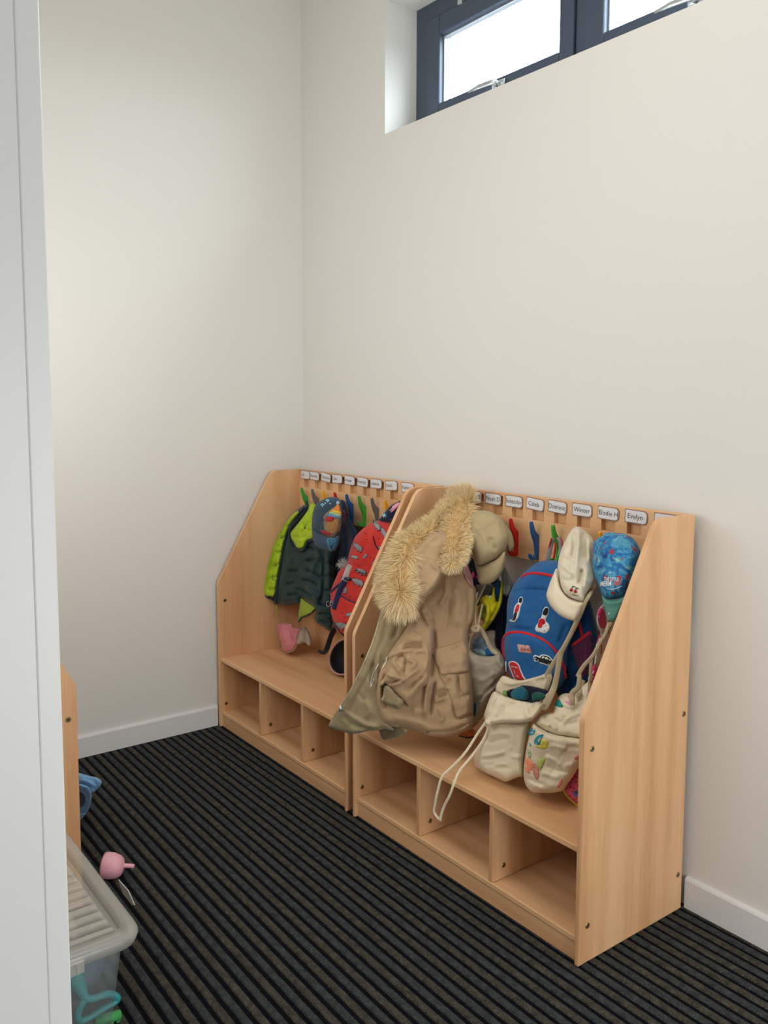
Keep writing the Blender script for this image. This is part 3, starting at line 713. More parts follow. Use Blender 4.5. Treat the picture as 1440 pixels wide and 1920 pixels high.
ls.build('sleeve', LIME, t, 3)['label'] = 'lime green quilted sleeve'
Soft(Z4([(96,1005),(165,1030),(170,1060),(140,1050),(100,1030)]), on=ls, T=.008, R=3).build('cuff', BOTTLED, t, 3)
lp = Soft(Z4([(515,130),(572,135),(600,200),(590,330),(560,450),(490,480),(455,548),(402,555),(372,515),(330,432),(345,390),(410,310),(470,230),(505,180)]), on=jb, off=.004, T=.016, R=8,
  creases=[(Z4(a), -.010, 2) for a in [[(420,440),(480,350),(540,270)], [(350,440),(420,455),(500,430)], [(440,300),(470,360),(540,400)], [(500,200),(520,260),(560,280)]]]+[(Z4([(400,400),(440,500)]), .008, 4)])
lp.build('lining', LIME, t, 3)['label'] = 'lime hood lining folded open'
strap_on('binding', jb, Z4([(505,140),(440,240),(345,350),(322,430),(345,530),(400,575),(465,570),(500,500),(560,470)]), 4.2, .006, BOTTLED, t, .012)
strap_on('zip_placket', jb, Z4([(470,160),(380,280),(300,420),(260,600),(230,780),(205,950),(190,1085)]), 5.2, .006, BOTTLED, t, .010)
fl = Soft(Z4([(415,965),(450,1040),(520,1090),(572,1140),(520,1190),(440,1225),(412,1262),(405,1190),(418,1100)]), [(570,1150,-.20),(562,1110,-.19),(590,1145,-.19)], T=.008, R=5, lim=L1, noise=(.004, 10))
fl.build('turned_hem', LIME2, t, 3)
strap_on('binding', fl, Z4([(572,1142),(520,1192),(440,1228),(412,1264)]), 3, .003, BOTTLED, t)
strap('zip_pull', Z4([(195,1085,-.2),(205,1130,-.205),(206,1165,-.2),(196,1195,-.2)]), 2.4, .002, LIME, t)
bead('zip_slider', at(*Z4([(190,1082)])[0], 'y', -.215), .006, SILVER, t)
strap('hanging_loop', Z4([(485,150,-.09),(492,110,-.085),(480,100,-.075)]), 3, .002, BOTTLED, t)

# navy coat behind it
t = empty('navy_coat', (.38, -.07, .75)); tag(t, 'dark navy coat hanging between the green jacket and the red backpack', 'coat')
nc = Soft(Z4([(800,110),(850,100),(890,240),(940,330),(978,420),(985,560),(960,760),(900,900),(850,1050),(800,1300),(760,1345),(730,1200),(735,900),(740,600),(780,300)]), [(640,950,-.075),(650,1050,-.10),(640,1150,-.10)], T=.035, R=10, lim=L1,
  creases=[(Z4([(850,300),(880,500),(870,700)]), -.012, 3), (Z4([(920,380),(930,560),(900,700)]), .01, 4), (Z4([(800,500),(790,900)]), -.01, 3)], noise=(.006, 14))
nc.build('body', cloth('ink_blue_nylon', (22, 44, 84), (16, 36, 72), .6), t, 4)
strap_on('collar_loop', nc, Z4([(845,190),(862,250),(858,300)]), 2, .002, REDE, t, .004)
fur('fur_trim', [(Z4([(815,690,-.13),(850,715,-.14),(885,735,-.14)]), [3, 3.5, 3], 9, (-.4, -.6), .5, 1)], 260, mat('pale_grey_fur', (206, 204, 202), .9), t, 5)

# denim cap
DC = dict(ymax=-.09, xmin=.05)
t = empty('denim_cap', (.3, -.15, 1.02)); tag(t, 'childs denim cap with rainbow print and blue badge on its brim, left rack', 'cap')
dcrown = Soft(Z4([(545,230),(562,160),(620,100),(700,64),(780,66),(815,110),(830,200),(822,330),(800,430),(740,470),(640,450),(560,460),(538,340)]), [(612,965,-.20),(590,1000,-.20),(640,1000,-.2)], T=.055, R=17, Tb=.05, lim=DC,
   creases=[(Z4([(790,118),(690,220),(620,330),(600,440)]), -.004, 1.3), (Z4([(790,118),(822,220),(800,420)]), -.004, 1.2)], noise=(.002, 12))
dcrown.build('crown', DENIM, t, 3)
dbill = Soft(Z4([(540,330),(543,440),(560,510),(610,560),(700,585),(765,580),(795,520),(806,430),(740,455),(640,425),(575,385)]), [(612,1015,-.235),(590,1000,-.23),(640,1020,-.23)], T=.030, R=14, Tb=.01, lim=DC, creases=[(Z4([(560,440),(640,500),(780,500)]), .006, 6)])
dbill.build('brim', DENIM, t, 3)
decal('front_panel', dcrown, Z4([(795,130),(822,230),(820,330),(796,430),(740,452),(690,440),(660,380),(650,300),(655,240),(720,180)]), cloth('tan_print_panel', (150, 122, 88), (110, 100, 92), .85, .2, vscale=40), t, .0015)
for pts, m_ in (([(795,132),(760,160),(815,180)], ORNG), ([(760,160),(732,180),(820,205),(815,180)], ORNG), ([(732,180),(705,200),(823,232),(820,205)], YELP), ([(705,200),(680,220),(823,252),(823,232)], PALEG), ([(680,220),(655,243),(770,262),(823,262),(823,252)], SKYP)):
    decal('rainbow_stripe', dcrown, Z4(pts), m_, t, .001, .0028, 3, False)
decal('embroidered_patch', dcrown, Z4(circ(735, 345, 62, 70)), TAN, t, .001, .0028)
decal('embroidered_patch', dcrown, Z4([(665,270),(700,250),(750,255),(745,290),(690,300)]), REDE, t, .001, .0042)
decal('embroidered_patch', dcrown, Z4([(625,385),(660,385),(710,410),(715,430),(650,420)]), REDE, t, .001, .0042)
decals('paw_prints', dcrown, [Z4(circ(x, y, 7)) for x, y in [(640,148),(628,135),(640,128),(652,135),(690,105),(678,92),(690,88),(702,94),(668,122),(715,125)]], STARC, t, sp=3)
bead('button', on_surf(dcrown, Z4([(790,118)]), .001)[0], .008, cloth('pale_button', (168, 196, 200)), t)
decals('badge', dbill, [Z4([(685,465),(720,455),(760,465),(765,510),(750,550),(720,582),(700,550),(688,510)])], CYAN, t)
decal('badge_field', dbill, Z4([(695,473),(720,466),(750,473),(754,510),(742,540),(720,568),(706,540),(698,510)]), DENIM, t, .001, .0022)
decals('paw_emblem', dbill, [Z4(circ(722, 520, 14, 12))]+[Z4(circ(x, y, 6, 8)) for x, y in [(704,500),(716,487),(730,487),(742,500)]], CYAN, t, off=.0034, sp=3)

# patterned navy hat on the eighth hook
t = empty('navy_hat', (.85, -.09, 1.07)); tag(t, 'navy hat printed with a pale star and pink shape, above the red backpack', 'hat')
L1b = dict(xmin=.046, xmax=None, ymax=-.078, zmin=.337)
nh = Soft(Z4([(1188,295),(1215,240),(1290,150),(1380,100),(1450,70),(1500,80),(1500,280),(1420,330),(1300,325)]), [(725,970,-.13),(760,940,-.10),(760,980,-.11)], T=.03, R=10, lim=L1b, noise=(.004, 10))
nh.build('body', NAVY, t, 3)
star = []
for i in range(16):
    r_ = 34 if i % 2 == 0 else 9; a_ = 2*math.pi*i/16+.2; star.append((1235+r_*math.cos(a_), 238+r_*.95*math.sin(a_)))
decal('star_print', nh, Z4(star), STARC, t, sp=2.5, smooth=False)
decals('pink_print', nh, [Z4([(1310,160),(1350,125),(1385,115),(1370,150),(1335,180)]), Z4([(1318,160),(1290,190),(1296,195),(1328,172)]), Z4([(1330,170),(1300,205),(1308,207),(1342,178)])], PNKP, t, sp=3)
decals('dot_print', nh, [Z4(circ(1345, 270, 9)), Z4(circ(1300, 280, 6)), Z4(circ(1380, 230, 8))], REDE, t, sp=3)

# red backpack
t = empty('red_backpack', (.80, -.2, .7)); tag(t, 'red childs backpack printed with grey rhinos, with navy straps', 'backpack')
rb = Soft(Z4([(1195,285),(1310,285),(1400,290),(1480,400),(1450,560),(1300,900),(1150,1200),(990,1430),(900,1425),(850,1400),(785,1360),(742,1250),(716,1150),(705,1030),(722,960),(762,860),(805,770),(880,700),(890,640),(918,540),(960,440),(1050,350),(1130,300)]), [(700,1000,-.16),(720,980,-.12),(640,1120,-.22),(660,1180,-.24),(740,1080,-.16)], T=.075, R=20, Tb=.05, lim=dict(xmin=.05, ymax=-.10, zmin=.345),
   creases=[(Z4([(890,640),(950,720),(1040,740)]), -.008, 2), (Z4([(930,790),(1000,800),(1080,850)]), -.010, 2.5), (Z4([(1100,330),(1060,500),(1000,640)]), -.005, 4), (Z4([(820,1010),(900,1060),(990,1090)]), -.008, 2.5), (Z4([(780,1180),(850,1290)]), .006, 8)], noise=(.004, 16))
rb.build('body', RED, t, 3.5)
def rhino(cx, cy, s, a):
    P_ = [(-58,6),(-62,-14),(-50,-6),(-42,-20),(-30,-16),(-22,-28),(-14,-18),(10,-24),(36,-18),(50,-4),(54,14),(46,32),(40,34),(36,18),(20,22),(18,38),(8,38),(6,22),(-12,20),(-16,34),(-26,32),(-28,14),(-44,14)]
    a = math.radians(a); return [(cx+s*(x*math.cos(a)-y*math.sin(a)), cy+s*(x*math.sin(a)+y*math.cos(a))) for x, y in P_]
rh = [(985,545,.95,35),(950,640,.62,10),(1050,632,.5,-50),(1168,335,.9,50),(1235,405,.85,60),(1015,780,.95,18),(985,880,1.05,22),(1150,690,.9,-60),(862,965,.6,100),(905,1195,.7,-10),(820,1300,1.1,8),(725,1085,.5,80),(1010,1030,.7,-60),(1330,350,.8,40),(1180,800,.8,-30),(880,740,.5,0),(1080,960,.8,-40),(1210,560,.6,30)]
for x, y, s, a in rh:
    decal('rhino_outline_print', rb, Z4(rhino(x, y, s*1.16, a)), DARKP, t, sp=3, smooth=False, T=.0006, off=.0004)
    decal('rhino_print', rb, Z4(rhino(x, y, s, a)), GREYP, t, sp=3, smooth=False, T=.0006, off=.0012)
decals('dark_marks_print', rb, [Z4(circ(x, y, 8, 5, a=a)) for x, y, a in [(1050,410,30),(1065,470,0),(1100,640,50),(1110,760,10),(905,1020,70),(830,1180,40),(850,1225,10),(960,1180,20),(900,700,0),(1180,460,30)]], DARKP, t, sp=3)
strap_on('zip', rb, Z4([(818,1012),(880,1050),(970,1085),(1020,1090)]), 3.4, .003, NAVYW, t)
strap_on('zip', rb, Z4([(1130,440),(1150,520),(1175,560),(1210,575)]), 2.2, .003, NAVYD, t)
strap_on('webbing', rb, Z4([(920,725),(895,770),(865,850),(850,880)]), 14, .004, TAUPE, t, .006)['label'] = 'pale grey webbing above the buckle'
strap_on('buckle', rb, Z4([(832,838),(868,848),(905,856)]), 6, .006, mat('navy_plastic', (34, 40, 74), .35), t, .012)
strap_on('strap', rb, Z4([(858,870),(822,940),(790,1020),(760,1145)]), 12, .004, NAVYW, t, .008)
strap_on('strap', rb, Z4([(830,885),(790,915),(750,950),(722,980)]), 5, .004, NAVYW, t, .004)
strap_on('side_seam', rb, Z4([(716,1000),(710,1080),(722,1180),(760,1290),(850,1398),(920,1425)]), 3, .003, NAVYD, t, .001)
b = MB(); cc = [at(*q, 'y', -.25) for q in Z4(circ(697, 1092, 18, 26, 16))]; b.tube([tuple(c) for c in cc]+[tuple(cc[0])], .0016, n=6); b.build('ring', SILVER, t, True)
strap('dangling_strap', Z4([(760,1330,-.22),(725,1400,-.23),(700,1470,-.24),(680,1530,-.25),(650,1560,-.25),(600,1545,-.25)]), [10, 9.5, 9.5, 9, 5], .002, BLACKW, t)
strap('top_loop', [(752, 975, -.125), (748, 950, -.11), (756, 946, -.10)], 3, .002, NAVYW, t)

# dark bowl-shaped helmet
t = empty('helmet', (.63, -.16, ZB)); tag(t, 'dark glossy helmet with pink rim on the bench under the red backpack', 'helmet')
HEL = mat('dark_glossy_shell', (44, 44, 46), .28, spec=.6, var=(60, 58, 56), vscale=8); HIN = mat('helmet_dark_lining', (12, 14, 26), .7); HRM = mat('pink_rim', (206, 150, 150), .5)
hc = Vector((.60, -.165, .421)); hd = Vector((.22, -.80, .42)).normalized()
b = MB(); b.lathe(hc, hd, [(-.070, .004), (-.066, .03), (-.052, .055), (-.028, .074), (0, .082), (.003, .082), (.003, .076), (-.026, .068), (-.050, .045), (-.060, .004)], 32, cap=False); b.build('shell', HEL, t, True)
b = MB(); b.lathe(hc, hd, [(-.052, .002), (-.045, .040), (-.022, .063), (.000, .0735)], 28, cap=False); b.build('lining', HIN, t, True)
a_ = hd.orthogonal().normalized(); c_ = hd.cross(a_); b = MB(); P_ = [hc+hd*.003+(a_*math.cos(k)+c_*math.sin(k))*.080 for k in [2*math.pi*i/32 for i in range(33)]]; b.tube(P_, .0035, n=8); b.build('rim', HRM, t, True)

# pink cap lying on the bench
t = empty('pink_sun_hat', (.17, -.19, ZB)); tag(t, 'dusty pink and beige baby hat lying on the left rack bench', 'hat')
PB = dict(xmin=.05, ymax=-.05, zmin=ZB+.002)
p1 = Soft(Z4([(203,1310),(220,1282),(300,1277),(350,1290),(362,1320),(400,1322),(440,1322),(442,1352),(405,1410),(385,1500),(350,1548),(300,1562),(265,1540),(240,1460),(215,1390)]), [(535,1190,-.20),(560,1180,-.17),(545,1222,-.21)], T=.03, R=12, Tb=.03, lim=PB,
   creases=[(Z4([(320,1290),(345,1360),(372,1470)]), -.016, 2.5), (Z4([(250,1340),(285,1430),(310,1520)]), .008, 5), (Z4([(350,1300),(360,1340),(420,1350)]), .01, 3)], noise=(.004, 8))
p1.build('brim', PINK, t, 2.5)
p2 = Soft(Z4([(435,1330),(470,1315),(500,1345),(520,1390),(532,1430),(530,1490),(505,1500),(470,1470),(425,1485),(385,1480),(395,1420),(410,1370)]), [(570,1190,-.17),(580,1205,-.17)], T=.02, R=8, lim=PB, creases=[(Z4([(480,1340),(480,1400),(500,1480)]), -.01, 2), (Z4([(430,1380),(440,1460)]), .007, 3)], noise=(.004, 8))
p2.build('crown', GREIGE, t, 2.5)['label'] = 'grey beige crown'
strap_on('hem', p1, Z4([(440,1335),(408,1405),(388,1495),(350,1545),(300,1560)]), 3, .004, GREIGE, t)

# ------------------------------------------------------------------ right rack: parka
Z2 = lambda pts: C_(600, 900, 3.6, pts)
L2 = dict(xmin=None, ymax=-.06, zmin=ZB+.004)
t = empty('fur_hooded_parka', (1.3, -.3, .36)); tag(t, 'khaki parka with fur trimmed hood hanging over the bench of the right rack', 'parka')
pc = [(870,930,-.11),(745,1050,-.40),(700,1250,-.56),(625,1365,-.60),(690,1375,-.57),(750,1378,-.50),(885,1360,-.32),(885,1100,-.20),(800,1150,-.34),(890,1250,-.27),(820,1000,-.24)]
lp_ = Soft(Z2([(425,850),(500,830),(600,850),(650,880),(620,980),(500,1170),(460,1300),(450,1500),(470,1640),(500,1690),(430,1680),(400,1690),(330,1695),(250,1712),(200,1712),(140,1695),(62,1670),(85,1600),(140,1520),(200,1420),(250,1320),(310,1190),(360,1060),(395,940)]), pc, T=.030, R=9, Tb=.012, lim=L2,
   creases=[(Z2(a), s_, w_) for a, s_, w_ in [([(470,880),(440,1000),(400,1120),(330,1300),(240,1470),(160,1640)], -.007, 3), ([(420,900),(385,1010),(340,1140),(270,1300),(190,1450),(110,1600)], .004, 3), ([(500,900),(510,1000),(480,1080)], -.014, 4), ([(370,1230),(345,1330),(350,1400)], -.012, 3), ([(160,1560),(250,1620),(330,1660),(400,1660)], .010, 4), ([(200,1640),(260,1670),(360,1680)], -.010, 3), ([(300,1480),(330,1560),(300,1620)], .008, 5), ([(400,1150),(380,1280),(390,1400)], .012, 4), ([(260,1430),(300,1500)], -.006, 3), ([(150,1610),(180,1660)], .006, 3)]], noise=(.007, 30))
lp_.build('front_panel', KHAKIS, t, 3.5)
bd = Soft(Z2([(835,600),(900,570),(962,570),(990,640),(1030,700),(1055,745),(1050,850),(1035,950),(1010,1010),(1003,1090),(1010,1150),(1018,1280),(1030,1400),(1036,1550),(1035,1660),(990,1695),(930,1715),(850,1732),(740,1728),(680,1705),(600,1680),(520,1670),(435,1650),(395,1590),(375,1490),(378,1380),(395,1290),(430,1210),(500,1120),(600,980),(660,860),(720,780),(800,690)]), pc, T=.060, R=16, Tb=.03, lim=L2,
   creases=[(Z2(a), s_, w_) for a, s_, w_ in [
     ([(835,640),(850,760),(800,860)], .012, 5), ([(920,700),(930,850),(920,1000)], .010, 9), ([(1000,700),(1010,850),(990,980)], -.008, 5), ([(870,780),(860,900),(830,1050)], -.007, 6),
     ([(760,990),(770,1100),(755,1250),(740,1360)], -.018, 4), ([(735,1340),(715,1450),(705,1610)], .016, 3.2), ([(775,1350),(760,1450),(745,1560),(735,1600)], -.022, 3.2),
     ([(780,1420),(830,1400),(870,1410)], .010, 2.5), ([(790,1460),(830,1450),(855,1440)], -.010, 2.5), ([(770,1500),(820,1480),(850,1475)], .010, 2.5), ([(800,1540),(830,1600),(810,1640)], .008, 3),
     ([(440,1640),(560,1660),(640,1690),(720,1700),(850,1695),(940,1670),(1030,1630)], -.012, 2.2), ([(480,1600),(600,1620),(720,1660)], .004, 5),
     ([(930,1310),(935,1400),(950,1450)], -.010, 2.2), ([(890,1500),(905,1570),(925,1612),(980,1595),(1030,1580)], -.010, 2), ([(940,1470),(1000,1450),(1030,1440)], -.005, 3),
     ([(420,1250),(400,1400),(410,1560)], .014, 5), ([(440,1330),(430,1450),(440,1560)], -.012, 4), ([(700,880),(740,930),(760,980)], -.012, 3),
     ([(560,1150),(500,1250)], -.01, 4), ([(880,1340),(850,1400)], -.008, 3), ([(620,1560),(700,1560)], .006, 8), ([(720,1690),(715,1725)], -.012, 2), ([(840,600),(900,630),(960,640)], -.006, 3), ([(975,585),(985,640),(1020,720)], .01, 3)]], noise=(.008, 30))
bd.build('body', KHAKI, t, 3)
ln = Soft(Z2([(380,1600),(440,1640),(560,1670),(590,1700),(560,1725),(500,1745),(435,1755),(400,1700)]), [(720,1375,-.49),(740,1380,-.49),(710,1360,-.5)], T=.01, R=6, lim=L2, noise=(.006, 8))
ln.build('inner_hem', KHAKIS, t, 3)
sl = Soft(Z2([(660,855),(700,820),(745,860),(765,940),(768,1040),(760,1150),(748,1260),(735,1340),(715,1385),(680,1405),(650,1450),(625,1490),(600,1530),(560,1495),(520,1455),(470,1400),(440,1385),(405,1392),(412,1360),(440,1320),(462,1260),(470,1210),(455,1190),(500,1110),(560,1020),(620,930)]), on=bd, off=.004, T=.045, R=12,
   creases=[(Z2(a), s_, w_) for a, s_, w_ in [
     ([(660,870),(700,960),(745,990)], -.012, 2.5), ([(690,900),(720,930),(760,950)], .010, 2.5), ([(590,1000),(640,1040),(700,1060)], .008, 4), ([(560,1100),(640,1080),(700,1090)], .012, 3), ([(550,1140),(620,1120),(700,1130)], -.012, 3),
     ([(480,1190),(550,1160),(640,1150)], .010, 3), ([(470,1215),(520,1180),(572,1200),(570,1260),(555,1330)], -.012, 2.2), ([(490,1220),(540,1300),(580,1370)], .014, 3), ([(580,1210),(640,1230),(620,1290)], .012, 3.5),
     ([(440,1310),(500,1330),(560,1350)], .012, 3), ([(420,1375),(480,1370),(540,1345)], -.010, 2.5), ([(470,1390),(540,1370),(620,1310),(680,1270)], .014, 3), ([(560,1430),(640,1370),(720,1300)], -.010, 3), ([(600,1480),(650,1400),(730,1320)], .008, 4), ([(700,1100),(730,1200),(700,1300)], .010, 5), ([(520,1100),(600,1020)], -.008, 3), ([(640,1180),(700,1170)], -.008, 3)]], noise=(.010, 20))
sl.build('sleeve', KHAKI, t, 3)
Soft(Z2([(435,1395),(470,1395),(520,1450),(565,1492),(548,1535),(530,1548),(505,1530),(460,1520),(412,1495),(425,1450)]), on=bd, off=.036, T=.022, R=7, creases=[(Z2([(450+12*i,1405+9*i),(440+12*i,1490+6*i)]), -.003, 1) for i in range(7)]).build('rib_cuff', KHAKID, t, 2.5)
pf = Soft(Z2([(758,1150),(830,1125),(900,1108),(962,1083),(985,1100),(1005,1160),(1012,1220),(1005,1290),(950,1302),(880,1310),(820,1320),(795,1270),(770,1210)]), on=bd, off=.004, T=.009, R=3.5, p=.4, creases=[(Z2([(770,1180),(860,1160),(960,1120)]), -.004, 2), (Z2([(800,1240),(900,1230),(1000,1220)]), .004, 8), (Z2([(960,1090),(1000,1180)]), .006, 2)], noise=(.004, 12))
pf.build('pocket_flap', KHAKI, t, 3)
pk = Soft(Z2([(800,1300),(930,1310),(1005,1300),(1018,1400),(1030,1500),(1025,1585),(920,1608),(890,1500),(850,1400)]), on=bd, off=.001, T=.005, R=2.5, p=.4, noise=(.004, 12), creases=[(Z2([(930,1330),(940,1420),(1000,1480)]), -.008, 3)])
pk.build('pocket', KHAKI, t, 3)
hd_ = Soft(Z2([(790,350),(850,350),(960,380),(975,470),(965,570),(900,600),(850,610),(830,630),(800,690),(750,760),(700,800),(660,800),(625,740),(600,680),(586,600),(588,520),(640,460),(700,400),(745,360)]), ctrl=[(870,950,-.17),(760,1060,-.43),(800,1110,-.41),(860,1060,-.28),(800,1000,-.33)], T=.050, R=13, Tb=.03, lim=L2,
   creases=[(Z2(a), s_, w_) for a, s_, w_ in [([(600,520),(640,560),(690,620)], -.006, 2.5), ([(620,500),(700,430),(790,360)], .006, 4), ([(600,640),(640,650),(690,640)], .006, 3), ([(610,690),(660,705),(740,700)], -.005, 2), ([(800,500),(850,520),(870,560)], -.008, 3), ([(740,560),(800,600),(820,640)], .008, 4), ([(700,760),(770,700),(820,630)], .006, 4), ([(690,420),(760,440),(840,420)], .005, 6)]], noise=(.012, 22))
hd_.build('hood', KHAKI, t, 3)
Soft(Z2([(958,470),(985,520),(1005,590),(1030,660),(1035,725),(1010,705),(985,670),(968,620),(962,560)]), on=bd, off=.006, T=.008, R=4).build('pink_lining', PINKL, t, 3)['label'] = 'pale pink lining at the collar'
FURM = mat('golden_faux_fur', (238, 220, 178), .8, var=(210, 172, 112), vscale=45, spec=.3)
nt = FURM.node_tree; at2 = nt.nodes.new('ShaderNodeAttribute'); at2.attribute_name = 'along'; pf_ = nt.nodes['Principled BSDF']
rr2 = nt.nodes.new('ShaderNodeValToRGB'); rr2.color_ramp.elements[0].color = (*lin((196, 146, 88)), 1); rr2.color_ramp.elements[1].color = (*lin((252, 236, 196)), 1); k = rr2.color_ramp.elements.new(.45); k.color = (*lin((234, 204, 146)), 1)
nt.links.new(at2.outputs['Fac'], rr2.inputs[0]); mx2 = nt.nodes.new('ShaderNodeMix'); mx2.data_type = 'RGBA'; mx2.inputs[0].default_value = .35
nt.links.new(rr2.outputs[0], mx2.inputs[6]); nt.links.new([n for n in nt.nodes if n.type == 'MIX' and n != mx2][0].outputs[2], mx2.inputs[7]); nt.links.new(mx2.outputs[2], pf_.inputs['Base Color'])
FURD = mat('fur_backing', (206, 170, 112), .95, var=(170, 132, 80), vscale=60, bump=1, bscale=120)
fp1 = Z2([(1010,165,-.13),(950,170,-.15),(880,210,-.19),(800,290,-.25),(720,345,-.32),(650,400,-.37)])
fp2 = Z2([(650,400,-.37),(600,450,-.41),(555,540,-.45),(518,640,-.48),(515,740,-.50),(535,790,-.51)])
fp3 = Z2([(965,170,-.15),(950,270,-.21),(915,370,-.26),(905,470,-.30),(890,545,-.33)])
fp4 = Z2([(830,565,-.36),(880,565,-.35),(940,555,-.32)])
for pth, rr in ((fp1, [11, 13, 12, 9, 10, 11]), (fp2, [10, 11, 13, 16, 17, 12]), (fp3, [15, 19, 19, 17, 10]), (fp4, [3, 9, 7])):
    P_ = smooth_path(np.array(pth, float), 6); r_ = np.interp(np.linspace(0, 1, len(P_)), np.linspace(0, 1, len(rr)), rr)
    Wp = [at(p[0], p[1], 'y', p[2]) for p in P_]; rad = [a*np.linalg.norm(q-CAM)/FOC for a, q in zip(r_, Wp)]
    MB().tube([tuple(q) for q in Wp], rad, n=14).build('fur_backing', FURD, t, True)
fo = fur('fur_trim', [(fp1, [11,13,12,9,10,11], 17, (-.35,-.35), .25, 3.2), (fp2, [10,11,13,16,17,12], 26, (-.45,.30), .2, 5.5), (fp3, [15,19,19,17,10], 16, (.2,.35), .38, 4.4), (fp4, [3,9,7], 12, (-.2,.35), .4, .9),
    (Z2([(1020,150,-.12),(960,140,-.13),(900,170,-.15)]), [10,13,10], 22, (.1,-.7), .25, 1.6), (Z2([(500,760,-.52),(545,790,-.52),(600,760,-.50)]), [8,10,8], 36, (.05,1.2), .2, 1.4)], 24000, FURM, t, 2)
fo['kind'] = 'stuff'
bead('press_stud', at(*Z2([(447,868)])[0], 'y', -.535), .0075, SILVER, t)
b = MB(); q0 = at(*Z2([(140,1520)])[0], 'y', -.625); q1 = at(*Z2([(138,1562)])[0], 'y', -.628); b.tube([tuple(q0), tuple((q0+q1)/2), tuple(q1)], [.003, .005, .006], .002, tuple(CAM-q0)); b.build('zip_pull', SILVER, t, True)
b = MB(); q0 = at(*Z2([(62,1655)])[0], 'y', -.605); q1 = at(*Z2([(85,1672)])[0], 'y', -.605); b.tube([tuple(q0), tuple(q1)], .005, .004); b.build('zip_stop', SILVER, t, True)
zp = [np.array(q) for q in Z2([(62,1660),(85,1600),(140,1520),(200,1420),(250,1320),(310,1190),(360,1060),(395,940)])]
strap_on('zip_tape', lp_, [q+np.array([2.0, 0]) for q in zp], 2.4, .0015, mat('zip_teeth', (196, 184, 150), .5, bump=.8, bscale=700), t, .001)
bead('press_stud', on_surf(bd, Z2([(582,1000)]), .02)[0], .004, mat('dark_stud', (60, 56, 48), .4, metal=.6), t)
strap_on('drawcord', sl, Z2([(455,1195),(435,1215),(412,1228)]), 2.4, .002, SILVER, t, .01)
strap_on('drawcord', sl, Z2([(452,1200),(440,1235),(420,1270)]), 1.8, .002, WHITEP, t, .01)
strap_on('drawcord', lp_, Z2([(395,1240),(350,1330),(345,1395),(365,1340)]), 1.6, .0015, WHITEP, t, .006)

# ------------------------------------------------------------------ right rack: things right of the parka
# patterned jacket glimpsed behind the khaki cap
t = empty('patterned_jacket', (1.40, -.07, .9)); tag(t, 'navy jacket with pink and green print, glimpsed between parka and khaki cap', 'jacket')
pj = Soft(Z2([(930,440),(1000,470),(1070,560),(1085,700),(1060,760),(1020,820),(985,760),(960,600)]), [(870,1050,-.085),(895,1090,-.085)], T=.02, R=8, Tb=.02, lim=dict(ymax=-.06), noise=(.004, 10))
pj.build('body', NAVYD, t, 4)
decals('print', pj, [Z2(circ(1035, 640, 10, 22)), Z2(circ(1058, 655, 7, 10))], HOTP, t); decals('green_print', pj, [Z2(circ(1030, 605, 8, 4))], TEALD, t)
# long navy jacket
Z8 = lambda pts: C_(860, 1060, 6, pts)
t = empty('navy_jacket', (1.56, -.07, .55)); tag(t, 'plain navy jacket behind the yellow cloth, left of the blue backpack', 'jacket')
nj = Soft(Z8([(360,120),(440,110),(480,250),(600,330),(640,500),(640,900),(600,1060),(520,1060),(430,980),(400,900),(380,760),(260,770),(250,700),(330,500),(360,300)]), [(930,1120,-.075),(940,1220,-.085)], T=.035, R=12, Tb=.02, lim=dict(ymax=-.055),
   creases=[(Z8([(470,560),(450,700),(440,900)]), .010, 3), (Z8([(520,400),(510,700),(500,950)]), -.010, 3), (Z8([(400,640),(400,800)]), -.008, 3)], noise=(.006, 12))
nj.build('body', cloth('deep_blue_nylon', (16, 40, 82), (12, 34, 72), .55), t, 4)
# grey top
t = empty('grey_cloth', (1.53, -.11, .8)); tag(t, 'light grey jersey hanging behind the khaki cap and yellow cloth', 'clothing')
gc = Soft(Z8([(470,-10),(520,20),(570,110),(625,230),(600,290),(555,345),(520,335),(495,320),(485,180)]), [(950,1080,-.115),(955,1110,-.115)], T=.02, R=7, lim=dict(ymax=-.06), creases=[(Z8([(520,60),(540,180),(535,320)]), -.008, 2.5), (Z8([(560,120),(590,230)]), .006, 3)], noise=(.004, 10))
gc.build('side', GREYC, t, 3)
gc2 = Soft(Z8([(195,225),(250,215),(370,215),(385,250),(360,330),(300,350),(240,440),(200,450),(205,380),(215,300)]), [(900,1110,-.13),(915,1105,-.12)], T=.02, R=7, lim=dict(ymax=-.06), creases=[(Z8([(290,225),(250,330),(215,420)]), .008, 3), (Z8([(340,225),(300,320)]), -.008, 3)], noise=(.004, 8))
gc2.build('side', GREYC, t, 3)
# yellow cloth with press stud
t = empty('yellow_waterproof', (1.52, -.14, .72)); tag(t, 'bright yellow garment with a white press stud under the khaki cap brim', 'clothing')
ye = Soft(Z8([(240,382),(310,332),(365,340),(385,270),(402,240),(418,380),(445,400),(462,300),(468,190),(498,185),(494,350),(468,470),(420,570),(350,670),(285,745),(240,735),(235,690),(275,640),(215,560),(212,470),(250,430)]), [(905,1125,-.16),(930,1130,-.15),(920,1170,-.17)], T=.025, R=8, lim=dict(ymax=-.07),
   creases=[(Z8([(270,380),(330,460),(330,590),(290,680)]), .012, 3), (Z8([(470,330),(430,480),(350,620)]), -.010, 2.5), (Z8([(400,300),(400,420)]), .008, 3), (Z8([(300,450),(290,560)]), -.012, 3)], noise=(.004, 9))
ye.build('body', YEL, t, 2.5)
Soft(Z8([(225,470),(275,440),(310,500),(310,560),(280,620),(245,600),(225,540)]), on=ye, off=.001, T=.003, R=3).build('shaded_lining', YELSHADE, t, 3)  # darker yellow paints the shade inside the hole
